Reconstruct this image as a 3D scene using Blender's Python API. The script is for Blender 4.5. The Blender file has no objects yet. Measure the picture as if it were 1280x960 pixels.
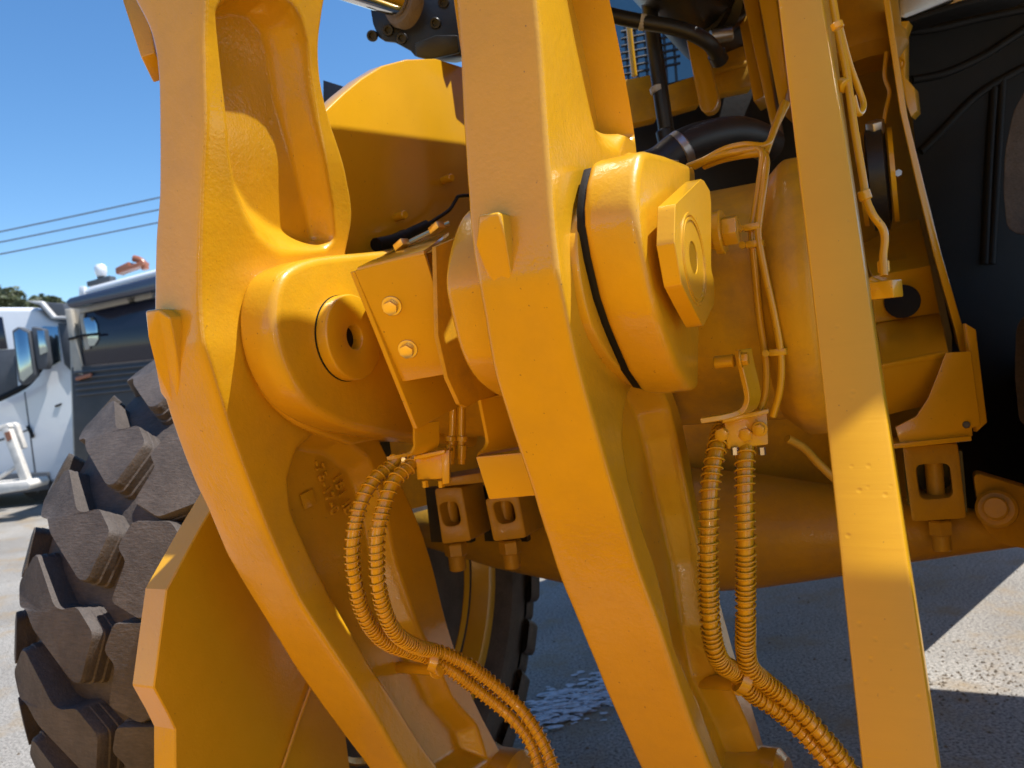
import bpy, bmesh, math, random
import numpy as np
from mathutils import Vector, Matrix

random.seed(7)
scene = bpy.context.scene
R = math.radians

# ------------------------------------------------------------------ camera
FPX = 985.0                       # focal length in pixels of a 1280 wide picture
CAM_Z = 1.6
PITCH, ROLL = R(-1.8), R(6.0)
fwd = np.array([0, math.cos(PITCH), math.sin(PITCH)])
up0 = np.array([0, -math.sin(PITCH), math.cos(PITCH)])
rt0 = np.array([1.0, 0, 0])
rt = rt0 * math.cos(ROLL) - up0 * math.sin(ROLL)
up = rt0 * math.sin(ROLL) + up0 * math.cos(ROLL)
cam_d = bpy.data.cameras.new("camera")
cam = bpy.data.objects.new("camera", cam_d)
scene.collection.objects.link(cam)
cam.matrix_world = Matrix(((rt[0], up[0], -fwd[0], 0), (rt[1], up[1], -fwd[1], 0), (rt[2], up[2], -fwd[2], CAM_Z), (0, 0, 0, 1)))
cam_d.sensor_width = 36.0
cam_d.lens = 36.0 * FPX / 1280.0
cam_d.clip_start = 0.05
cam_d.clip_end = 3000
cam_d.dof.use_dof = True
cam_d.dof.focus_distance = 1.15
cam_d.dof.aperture_fstop = 7.0
scene.camera = cam

# ------------------------------------------------------------------ machine frame: u to its side, v into it, z up
TH = R(27.0)
CT, ST = math.cos(TH), math.sin(TH)
U_W = np.array([CT, -ST, 0.0]); V_W = np.array([ST, CT, 0.0])

# ------------------------------------------------------------------ light
SUN_M = np.array([-1.0, -0.40, -2.30])             # direction of travel in the machine frame
sun_w = U_W * SUN_M[0] + V_W * SUN_M[1] + np.array([0, 0, SUN_M[2]])
sun_w /= np.linalg.norm(sun_w)
to_sun = -sun_w
elev = math.asin(to_sun[2]); azim = math.atan2(to_sun[0], to_sun[1])
world = bpy.data.worlds.new("World"); scene.world = world; world.use_nodes = True
nt = world.node_tree; nt.nodes.clear()
out = nt.nodes.new("ShaderNodeOutputWorld"); bg = nt.nodes.new("ShaderNodeBackground")
sky = nt.nodes.new("ShaderNodeTexSky"); sky.sky_type = 'NISHITA'; sky.sun_disc = False
sky.sun_elevation = elev; sky.sun_rotation = azim
sky.air_density = 1.0; sky.dust_density = 0.0; sky.ozone_density = 4.0
bg.inputs[1].default_value = 0.122
hs = nt.nodes.new('ShaderNodeHueSaturation'); hs.inputs['Saturation'].default_value = 1.19
nt.links.new(sky.outputs[0], hs.inputs['Color']); nt.links.new(hs.outputs[0], bg.inputs[0]); nt.links.new(bg.outputs[0], out.inputs[0])
sd = bpy.data.lights.new("sun", 'SUN'); sd.energy = 5.0; sd.angle = R(0.5); sd.color = (1.0, 0.975, 0.93)
so = bpy.data.objects.new("sun", sd); scene.collection.objects.link(so)
so.rotation_mode = 'QUATERNION'
so.rotation_quaternion = Vector(sun_w).to_track_quat('-Z', 'Y')
so.location = (4, 0, 8)
scene.view_settings.view_transform = 'Standard'
scene.view_settings.look = 'None'
scene.view_settings.exposure = 0.59
scene.view_settings.gamma = 1.0
scene.cycles.max_bounces = 10
scene.cycles.diffuse_bounces = 3
scene.cycles.glossy_bounces = 4

# ------------------------------------------------------------------ picture point -> point in the machine frame
def wray(px, py):
    return fwd + rt * (px - 640) / FPX + up * (480 - py) / FPX
def mray(px, py):
    w = wray(px, py)
    return np.array([w @ U_W, w @ V_W, w[2]])
CAM_M = np.array([0, 0, CAM_Z])
def on_u(px, py, u):
    d = mray(px, py); return CAM_M + d * (u / d[0])
def on_v(px, py, v):
    d = mray(px, py); return CAM_M + d * (v / d[1])
def at_y(px, py, Y):
    return CAM_M + mray(px, py) * Y
def w_at(px, py, Y):
    return np.array([0, 0, CAM_Z]) + wray(px, py) * Y
def w_ground(px, py, z=0.0):
    d = wray(px, py); return np.array([0, 0, CAM_Z]) + d * ((z - CAM_Z) / d[2])

# ------------------------------------------------------------------ materials
def new_mat(name):
    m = bpy.data.materials.new(name); m.use_nodes = True
    t = m.node_tree
    return m, t, t.nodes["Principled BSDF"]
def noise(t, scale, detail=4, rough=0.55, vec=None):
    n = t.nodes.new("ShaderNodeTexNoise"); n.inputs["Scale"].default_value = scale
    n.inputs["Detail"].default_value = detail; n.inputs["Roughness"].default_value = rough
    if vec is not None: t.links.new(vec, n.inputs["Vector"])
    return n
def ramp(t, src, stops):
    r = t.nodes.new("ShaderNodeValToRGB")
    e = r.color_ramp.elements
    while len(e) < len(stops): e.new(0.5)
    for k, (p, c) in enumerate(stops):
        e[k].position = p; e[k].color = (*c, 1)
    t.links.new(src, r.inputs[0]); return r
def mathn(t, op, a, b):
    n = t.nodes.new("ShaderNodeMath"); n.operation = op
    for i, x in enumerate((a, b)):
        if isinstance(x, (int, float)): n.inputs[i].default_value = x
        else: t.links.new(x, n.inputs[i])
    return n.outputs[0]
def bump(t, b, heights, dist, strength=1.0):
    bp = t.nodes.new("ShaderNodeBump"); bp.inputs["Strength"].default_value = strength
    bp.inputs["Distance"].default_value = dist
    t.links.new(heights, bp.inputs["Height"]); t.links.new(bp.outputs[0], b.inputs["Normal"])
    return bp
def paint(name, col=(0.68, 0.355, 0.009), rough=0.34, coat=0.75, cast=0.0, peel=0.00025, dirt=0.0):
    m, t, b = new_mat(name)
    tc = t.nodes.new("ShaderNodeTexCoord"); vec = tc.outputs["Object"]
    n1 = noise(t, 3.2, 5, 0.6, vec)
    c = np.array(col)
    cr = ramp(t, n1.outputs["Fac"], [(0.30, tuple(c * 0.90)), (0.70, tuple(np.minimum(c * 1.05, 1)))])
    src = cr.outputs[0]
    if dirt > 0:
        n4 = noise(t, 11, 8, 0.7, vec)
        mr = ramp(t, n4.outputs["Fac"], [(0.42, (0, 0, 0)), (0.66, (dirt, dirt, dirt))])
        mx = t.nodes.new("ShaderNodeMixRGB"); mx.inputs[2].default_value = (0.16, 0.10, 0.055, 1)
        t.links.new(mr.outputs[0], mx.inputs[0]); t.links.new(src, mx.inputs[1]); src = mx.outputs[0]
    # tiny scratches and specks
    n5 = noise(t, 160, 2, 0.5, vec)
    sp = ramp(t, n5.outputs["Fac"], [(0.735, (0, 0, 0)), (0.76, (0.7, 0.7, 0.7))])
    mx = t.nodes.new("ShaderNodeMixRGB"); mx.inputs[2].default_value = (0.20, 0.10, 0.03, 1)
    t.links.new(sp.outputs[0], mx.inputs[0]); t.links.new(src, mx.inputs[1])
    mps = t.nodes.new("ShaderNodeMapping"); mps.inputs["Rotation"].default_value = (0.4, 0.9, 0.3); mps.inputs["Scale"].default_value = (14, 14, 230)
    t.links.new(vec, mps.inputs[0]); ns = noise(t, 1.0, 5, 0.7, mps.outputs[0])
    sr = ramp(t, ns.outputs["Fac"], [(0.66, (0, 0, 0)), (0.74, (0.35, 0.35, 0.35))])
    mxs = t.nodes.new("ShaderNodeMixRGB"); mxs.inputs[2].default_value = (min(1, col[0] * 1.15), col[1] * 1.2, 0.06, 1)
    t.links.new(sr.outputs[0], mxs.inputs[0]); t.links.new(mx.outputs[0], mxs.inputs[1])
    t.links.new(mxs.outputs[0], b.inputs["Base Color"])
    n2 = noise(t, 26, 4, 0.6, vec); 
    rr = t.nodes.new("ShaderNodeMapRange"); rr.inputs[3].default_value = rough - 0.07; rr.inputs[4].default_value = rough + 0.12
    t.links.new(n2.outputs["Fac"], rr.inputs[0]); t.links.new(rr.outputs[0], b.inputs["Roughness"])
    b.inputs["Coat Weight"].default_value = coat; b.inputs["Coat Roughness"].default_value = 0.05; b.inputs["Coat IOR"].default_value = 1.5
    b.inputs["Specular IOR Level"].default_value = 0.3
    n3 = noise(t, 210, 2, 0.5, vec)
    h = mathn(t, 'MULTIPLY', n3.outputs["Fac"], peel)
    if cast > 0:
        nc = noise(t, 75, 4, 0.62, vec)
        h = mathn(t, 'ADD', h, mathn(t, 'MULTIPLY', nc.outputs["Fac"], cast))
        nb = noise(t, 17, 3, 0.5, vec)
        h = mathn(t, 'ADD', h, mathn(t, 'MULTIPLY', nb.outputs["Fac"], cast * 1.6))
    bp = bump(t, b, h, 1.0)
    t.links.new(bp.outputs[0], b.inputs["Coat Normal"])
    return m
def arm_paint():
    m = paint("yellow_rolled_plate_paint", cast=0.0, peel=0.0002, rough=0.36, coat=0.4)
    t = m.node_tree; b = t.nodes["Principled BSDF"]; vec = t.nodes["Texture Coordinate"].outputs["Object"]
    mp = t.nodes.new("ShaderNodeMapping"); mp.inputs["Scale"].default_value = (5, 5, 95); t.links.new(vec, mp.inputs[0])
    n1 = noise(t, 1.0, 4, 0.6, mp.outputs[0])
    vo = t.nodes.new("ShaderNodeTexVoronoi"); vo.inputs["Scale"].default_value = 42; t.links.new(vec, vo.inputs["Vector"])
    pit = t.nodes.new("ShaderNodeMapRange"); pit.inputs[1].default_value = 0.0; pit.inputs[2].default_value = 0.14; t.links.new(vo.outputs["Distance"], pit.inputs[0])
    h = mathn(t, 'ADD', mathn(t, 'MULTIPLY', n1.outputs["Fac"], 0.0004), mathn(t, 'MULTIPLY', pit.outputs[0], 0.0005))
    bp = bump(t, b, h, 1.0); t.links.new(bp.outputs[0], b.inputs["Coat Normal"])
    return m
def plain(name, col, rough=0.5, metal=0.0, var=0.12, scale=8.0, bumpd=0.0, bscale=60.0, coat=0.0, spec=0.5):
    m, t, b = new_mat(name)
    tc = t.nodes.new("ShaderNodeTexCoord"); vec = tc.outputs["Object"]
    n1 = noise(t, scale, 6, 0.62, vec); c = np.array(col)
    cr = ramp(t, n1.outputs["Fac"], [(0.28, tuple(c * (1 - var))), (0.72, tuple(np.minimum(c * (1 + var), 1)))])
    t.links.new(cr.outputs[0], b.inputs["Base Color"])
    b.inputs["Roughness"].default_value = rough; b.inputs["Metallic"].default_value = metal
    b.inputs["Coat Weight"].default_value = coat; b.inputs["Specular IOR Level"].default_value = spec
    if bumpd > 0:
        n2 = noise(t, bscale, 4, 0.6, vec); bump(t, b, n2.outputs["Fac"], bumpd)
    return m
M = {}
M['cast'] = paint("yellow_cast_paint", cast=0.0005, rough=0.36, dirt=0.10)
M['plate'] = paint("yellow_plate_paint", cast=0.0003, rough=0.33)
M['smooth'] = paint("yellow_smooth_paint", cast=0.0, peel=0.0002, rough=0.30)
M['bucket'] = paint("yellow_bounce_paint", col=(0.79, 0.385, 0.003), rough=0.30, coat=0.6)  # brighter than the machine's own yellow, raised for stronger bounce light
M['arm'] = arm_paint()
M['shaded_dirty'] = paint("yellow_shaded_dusty_paint", col=(0.46, 0.245, 0.010), cast=0.0010, rough=0.50, coat=0.2, dirt=0.30)  # base darkened in place of deep shade on axle and frame, with dust
M['dusty'] = paint("yellow_shaded_dull_paint", cast=0.0004, rough=0.46, coat=0.2, dirt=0.35)  # dust coat that also darkens tube and crossmembers in place of shade
M['blackpaint'] = plain("black_paint", (0.016, 0.016, 0.018), 0.38, var=0.3, bumpd=0.0006, bscale=90)
M['blackplastic'] = plain("black_plastic", (0.006, 0.006, 0.007), 0.6, var=0.3, bumpd=0.0004, bscale=300, spec=0.25)
M['rubberhose'] = plain("hose_rubber", (0.018, 0.018, 0.020), 0.42, var=0.3, bumpd=0.0003, bscale=300)
M['chrome'] = plain("chrome", (0.75, 0.75, 0.75), 0.08, metal=1.0, var=0.03)
M['steel'] = plain("bare_steel", (0.42, 0.42, 0.43), 0.34, metal=0.9, var=0.15)
M['brass'] = plain("zinc_clip", (0.72, 0.58, 0.30), 0.30, metal=0.9, var=0.15)
M['white'] = plain("white_truck_paint", (0.78, 0.79, 0.80), 0.25, var=0.03, scale=2, coat=0.6)
M['navy'] = plain("dark_truck_paint", (0.035, 0.045, 0.075), 0.22, var=0.1, scale=3, coat=0.7)
M['greyplastic'] = plain("grey_plastic", (0.07, 0.075, 0.085), 0.5, var=0.15)
M['tan'] = plain("cab_post_cream", (0.36, 0.33, 0.28), 0.5, var=0.1)
M['darkpanel'] = plain("cab_lower_panel", (0.045, 0.038, 0.034), 0.45, var=0.3, scale=3)
M['amber'] = plain("amber_beacon", (0.30, 0.11, 0.06), 0.25, var=0.1)
M['alu'] = plain("white_steel_frame", (0.62, 0.58, 0.52), 0.5, var=0.2, scale=12)
M['cable'] = plain("cable_grey", (0.10, 0.11, 0.13), 0.6)
M['bark'] = plain("bark", (0.16, 0.12, 0.09), 0.9, var=0.3, bumpd=0.01, bscale=20)
M['label'] = plain("silver_band", (0.50, 0.49, 0.47), 0.4, var=0.2, scale=40)
def glass(name, col, rough=0.03):
    m, t, b = new_mat(name)
    b.inputs["Base Color"].default_value = (*col, 1); b.inputs["Roughness"].default_value = rough
    b.inputs["Specular IOR Level"].default_value = 0.5; b.inputs["Coat Weight"].default_value = 0.2
    return m
M['glass'] = glass("dark_windscreen", (0.012, 0.014, 0.028), 0.12)
M['blueglass'] = glass("blue_window", (0.05, 0.13, 0.22))
M['mirror'] = plain("mirror_glass", (0.42, 0.50, 0.52), 0.12, metal=1.0, var=0.05)
# tyre rubber, dusted brown
m, t, b = new_mat("tyre_rubber"); M['tyre'] = m
tc = t.nodes.new("ShaderNodeTexCoord"); vec = tc.outputs["Object"]
n1 = noise(t, 9, 6, 0.65, vec)
cr = ramp(t, n1.outputs["Fac"], [(0.30, (0.044, 0.034, 0.029)), (0.72, (0.100, 0.081, 0.070))])
mp = t.nodes.new("ShaderNodeMapping"); mp.inputs["Rotation"].default_value = (0.5, 0.3, 0.7); mp.inputs["Scale"].default_value = (35, 260, 260)
t.links.new(vec, mp.inputs[0])
n2 = noise(t, 1.0, 3, 0.6, mp.outputs[0])
cr2 = ramp(t, n2.outputs["Fac"], [(0.35, (0.75, 0.75, 0.75)), (0.75, (1.35, 1.3, 1.28))])
mx = t.nodes.new("ShaderNodeMixRGB"); mx.blend_type = 'MULTIPLY'; mx.inputs[0].default_value = 0.8
t.links.new(cr.outputs[0], mx.inputs[1]); t.links.new(cr2.outputs[0], mx.inputs[2])
t.links.new(mx.outputs[0], b.inputs["Base Color"]); b.inputs["Roughness"].default_value = 0.72
n3 = noise(t, 70, 4, 0.65, vec)
bump(t, b, mathn(t, 'ADD', n3.outputs["Fac"], mathn(t, 'MULTIPLY', n2.outputs["Fac"], 0.5)), 0.0022)
m, t, b = new_mat("tyre_rubber_clean"); M['tyreblack'] = m
tc = t.nodes.new("ShaderNodeTexCoord"); n1 = noise(t, 14, 5, 0.6, tc.outputs["Object"])
cr = ramp(t, n1.outputs["Fac"], [(0.3, (0.014, 0.014, 0.017)), (0.75, (0.040, 0.034, 0.032))])
t.links.new(cr.outputs[0], b.inputs["Base Color"]); b.inputs["Roughness"].default_value = 0.65
# ground: pale worn concrete with aggregate
m, t, b = new_mat("yard_concrete"); M['ground'] = m
tc = t.nodes.new("ShaderNodeTexCoord"); vec = tc.outputs["Object"]
n1 = noise(t, 0.9, 6, 0.6, vec); n2 = noise(t, 75, 4, 0.75, vec); n3 = noise(t, 45, 4, 0.7, vec)
ca = ramp(t, n1.outputs["Fac"], [(0.35, (0.225, 0.208, 0.186)), (0.65, (0.310, 0.290, 0.260))])
cb = ramp(t, n2.outputs["Fac"], [(0.34, (0.28, 0.26, 0.24)), (0.50, (1.0, 1.0, 1.0)), (0.68, (1.55, 1.52, 1.48))])
mx = t.nodes.new("ShaderNodeMixRGB"); mx.blend_type = 'MULTIPLY'; mx.inputs[0].default_value = 1.0
t.links.new(ca.outputs[0], mx.inputs[1]); t.links.new(cb.outputs[0], mx.inputs[2])
n4 = noise(t, 2.3, 7, 0.7, vec)
st = ramp(t, n4.outputs["Fac"], [(0.50, (0, 0, 0)), (0.66, (0.85, 0.85, 0.85))])
mx2 = t.nodes.new("ShaderNodeMixRGB"); mx2.inputs[2].default_value = (0.27, 0.20, 0.12, 1)
t.links.new(st.outputs[0], mx2.inputs[0]); t.links.new(mx.outputs[0], mx2.inputs[1])
t.links.new(mx2.outputs[0], b.inputs["Base Color"]); b.inputs["Roughness"].default_value = 0.9; b.inputs['Specular IOR Level'].default_value = 0.08
bump(t, b, mathn(t, 'ADD', n2.outputs["Fac"], n3.outputs["Fac"]), 0.004)
# foliage
m, t, b = new_mat("gum_leaves"); M['leaf'] = m
oi = t.nodes.new("ShaderNodeTexCoord"); n1 = noise(t, 1.4, 4, 0.6, oi.outputs["Object"])
cr = ramp(t, n1.outputs["Fac"], [(0.3, (0.035, 0.050, 0.016)), (0.7, (0.105, 0.115, 0.045))])
t.links.new(cr.outputs[0], b.inputs["Base Color"]); b.inputs["Roughness"].default_value = 0.6

# ------------------------------------------------------------------ mesh helpers
def unit(v):
    v = np.asarray(v, float); return v / max(np.linalg.norm(v), 1e-12)
def basis(axis):
    a = unit(axis); h = np.array([0, 0, 1.0]) if abs(a[2]) < 0.9 else np.array([1.0, 0, 0])
    x = unit(np.cross(h, a)); y = np.cross(a, x); return x, y, a
def smooth_path(pts, n=8):
    """Catmull-Rom through the points."""
    P = [np.asarray(p, float) for p in pts]
    if len(P) < 3: return P
    P = [2 * P[0] - P[1]] + P + [2 * P[-1] - P[-2]]
    o = []
    for i in range(1, len(P) - 2):
        a, b_, c, d = P[i - 1], P[i], P[i + 1], P[i + 2]
        for k in range(n):
            s = k / n
            o.append(0.5 * (2 * b_ + (c - a) * s + (2 * a - 5 * b_ + 4 * c - d) * s * s + (3 * b_ - a - 3 * c + d) * s ** 3))
    o.append(P[-2]); return o
def round_poly(pts, r, n=4):
    """Round the corners of a 2D/3D polygon by a distance r."""
    P = [np.asarray(p, float) for p in pts]; o = []
    for i in range(len(P)):
        a, b_, c = P[i - 1], P[i], P[(i + 1) % len(P)]
        rr = min(r, 0.45 * np.linalg.norm(a - b_), 0.45 * np.linalg.norm(c - b_))
        p0 = b_ + unit(a - b_) * rr; p1 = b_ + unit(c - b_) * rr
        for k in range(n + 1):
            s = k / n; o.append((1 - s) ** 2 * p0 + 2 * s * (1 - s) * b_ + s * s * p1)
    return o
class MB:
    def __init__(s): s.v = []; s.f = []
    def add(s, vs, fs):
        o = len(s.v); s.v += [tuple(map(float, p)) for p in vs]; s.f += [tuple(i + o for i in f) for f in fs]; return s
    def prism(s, poly, ext):
        poly = [np.asarray(p, float) for p in poly]; e = np.asarray(ext, float); n = len(poly)
        return s.add(poly + [p + e for p in poly], [tuple(range(n)), tuple(range(2 * n - 1, n - 1, -1))] + [(i, (i + 1) % n, n + (i + 1) % n, n + i) for i in range(n)])
    def ring(s, poly, hole, ext):
        """Prism with one hole; both outlines have the same number of points."""
        n = len(poly); A = [np.asarray(p, float) for p in poly]; B = [np.asarray(p, float) for p in hole]; e = np.asarray(ext, float)
        vs = A + B + [p + e for p in A] + [p + e for p in B]; fs = []
        for i in range(n):
            j = (i + 1) % n
            fs += [(i, j, n + j, n + i), (2 * n + j, 2 * n + i, 3 * n + i, 3 * n + j), (i, 2 * n + i, 2 * n + j, j), (n + j, 3 * n + j, 3 * n + i, n + i)]
        return s.add(vs, fs)
    def lathe(s, prof, origin, axis, seg=32):
        """prof: (distance along axis, radius) pairs."""
        x, y, a = basis(axis); o = np.asarray(origin, float); vs = []; fs = []; n = len(prof)
        for k in range(seg):
            an = 2 * math.pi * k / seg; d = x * math.cos(an) + y * math.sin(an)
            for (t_, r_) in prof: vs.append(o + a * t_ + d * r_)
        for k in range(seg):
            k2 = (k + 1) % seg
            for i in range(n - 1):
                fs.append((k * n + i, k * n + i + 1, k2 * n + i + 1, k2 * n + i))
        if prof[0][1] > 1e-6: fs.append(tuple(k * n for k in range(seg)))
        if prof[-1][1] > 1e-6: fs.append(tuple(k * n + n - 1 for k in reversed(range(seg))))
        return s.add(vs, fs)
    def cyl(s, p0, p1, r, seg=20, bev=0.15):
        p0 = np.asarray(p0, float); L = np.linalg.norm(np.asarray(p1) - p0); bv = min(r, L) * bev
        return s.lathe([(0, r - bv), (bv, r), (L - bv, r), (L, r - bv)], p0, np.asarray(p1) - p0, seg)
    def hexa(s, p0, axis, r, h):
        x, y, a = basis(axis); p0 = np.asarray(p0, float)
        s.prism([p0 + x * r * math.cos(k * math.pi / 3 + .3) + y * r * math.sin(k * math.pi / 3 + .3) for k in range(6)], a * h); return s
    def tube(s, path, r, seg=10, cap=True):
        P = [np.asarray(p, float) for p in path]; n = len(P)
        rs = r if hasattr(r, '__len__') else [r] * n
        t0 = unit(P[1] - P[0]); x, y, _ = basis(t0); vs = []; fs = []
        for i in range(n):
            tg = unit(P[min(i + 1, n - 1)] - P[max(i - 1, 0)])
            x = unit(x - tg * (x @ tg)); y = np.cross(tg, x)
            for k in range(seg):
                an = 2 * math.pi * k / seg; vs.append(P[i] + (x * math.cos(an) + y * math.sin(an)) * rs[i])
        for i in range(n - 1):
            for k in range(seg):
                k2 = (k + 1) % seg; fs.append((i * seg + k, i * seg + k2, (i + 1) * seg + k2, (i + 1) * seg + k))
        if cap: fs += [tuple(reversed(range(seg))), tuple((n - 1) * seg + k for k in range(seg))]
        return s.add(vs, fs)
    def slab(s, quad, th):
        """A plate through picture points (px, py, depth), thickened away from the camera."""
        P = [at_y(*q) for q in quad]; nrm = np.zeros(3)
        for i in range(len(P)): nrm += np.cross(P[i] - P[0], P[(i + 1) % len(P)] - P[0])
        nrm = unit(nrm)
        if nrm @ (P[0] - CAM_M) < 0: nrm = -nrm
        return s.prism(P, nrm * th)
    def boxc(s, c, ax, ay, az):
        c, ax, ay, az = map(lambda q: np.asarray(q, float), (c, ax, ay, az))
        return s.prism([c - ax - ay - az, c + ax - ay - az, c + ax + ay - az, c - ax + ay - az], 2 * az)

def tri_smooth(me, ang):
    for p in me.polygons: p.use_smooth = True
    me.set_sharp_from_angle(angle=R(ang))

ROOT_BASE = np.array([-0.74, 2.1, 0.0])
def build(mb, name, mat, parent=None, bev=0.0, seg=2, ang=38, space='m', label=None, recalc=True, mats=None):
    me = bpy.data.meshes.new(name)
    V = np.array(mb.v); c = (V.min(0) + V.max(0)) / 2
    me.from_pydata([tuple(p) for p in (V - c)], [], mb.f)
    bm = bmesh.new(); bm.from_mesh(me)
    if recalc: bmesh.ops.recalc_face_normals(bm, faces=bm.faces)
    if bev > 0:
        es = [e for e in bm.edges if len(e.link_faces) == 2 and e.calc_face_angle(0) > R(28)]
        bmesh.ops.bevel(bm, geom=es, offset=bev, offset_type='OFFSET', segments=seg, profile=0.5, affect='EDGES', clamp_overlap=True)
    bm.to_mesh(me); bm.free()
    tri_smooth(me, ang)
    me.materials.append(mat)
    o = bpy.data.objects.new(name, me); scene.collection.objects.link(o)
    if parent is not None:
        base = np.array(parent.get('_b', (0, 0, 0)))
        o.parent = parent; o.location = c - base
    else:
        o.location = c
    o['_b'] = [float(q) for q in c]
    if label: o['label'] = label
    return o
def empty(name, base, parent=None, label=None, cat=None, group=None, machine=False):
    o = bpy.data.objects.new(name, None); scene.collection.objects.link(o); o.empty_display_size = 0.2
    b = np.asarray(base, float)
    if machine:
        w = U_W * b[0] + V_W * b[1] + np.array([0, 0, b[2]]); o.location = w; o.rotation_euler = (0, 0, -TH)
    elif parent is not None:
        o.parent = parent; o.location = b - np.array(parent['_b'])
    else: o.location = b
    o['_b'] = [float(q) for q in b]
    if label: o['label'] = label
    if cat: o['category'] = cat
    if group: o['group'] = group
    return o
def tag(o, label=None, cat=None, group=None, kind=None):
    for k, val in (('label', label), ('category', cat), ('group', group), ('kind', kind)):
        if val: o[k] = val
    return o

# ================================================================== ground
g = MB(); S = 900
g.add([(-S, -S, 0), (S, -S, 0), (S, S, 0), (-S, S, 0)], [(0, 1, 2, 3)])
tag(build(g, "ground", M['ground'], recalc=False), kind='structure')

# ================================================================== the wheel loader
loader = empty("wheel_loader", ROOT_BASE, machine=True, cat="wheel loader",
               label="glossy yellow wheel loader front linkage filling the foreground beside its big lugged tyre")
L = loader

# ---------------- cast levers (the two tilt levers of the linkage)
def curve_xy(pts):
    ys = np.array([p[1] for p in pts], float); xs = np.array([p[0] for p in pts], float)
    def f(y):
        if y < ys[0]: return xs[0] + (y - ys[0]) * (xs[1] - xs[0]) / (ys[1] - ys[0])
        if y > ys[-1]: return xs[-1] + (y - ys[-1]) * (xs[-1] - xs[-2]) / (ys[-1] - ys[-2])
        return float(np.interp(y, ys, xs))
    return f
def solve_z(fx, plane, z, lo=-500, hi=1700):
    for _ in range(44):
        m = 0.5 * (lo + hi)
        if plane(fx(m), m)[2] > z: lo = m
        else: hi = m
    return plane(fx(lo), lo)
def gsm(a, k):
    if k < 1: return a
    w = np.exp(-0.5 * (np.arange(-3 * k, 3 * k + 1) / k) ** 2); w /= w.sum()
    return np.convolve(np.pad(a, 3 * k, mode='reflect', reflect_type='odd'), w, 'valid')
def sdf(P, poly):
    """signed distance (inside positive) of points to polygon."""
    P = np.asarray(P); A = np.asarray(poly); B = np.roll(A, -1, 0)
    d = np.full(len(P), 1e9); ins = np.zeros(len(P), bool)
    for a, b_ in zip(A, B):
        e = b_ - a; w = P - a
        tt = np.clip((w @ e) / max(e @ e, 1e-12), 0, 1)
        d = np.minimum(d, np.linalg.norm(w - tt[:, None] * e, axis=1))
        c = ((a[1] > P[:, 1]) != (b_[1] > P[:, 1]))
        with np.errstate(divide='ignore', invalid='ignore'):
            xx = (b_[0] - a[0]) * (P[:, 1] - a[1]) / (b_[1] - a[1]) + a[0]
        ins ^= c & (P[:, 0] < xx)
    return np.where(ins, d, -d)
def sst(x): x = np.clip(x, 0, 1); return x * x * (3 - 2 * x)

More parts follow.
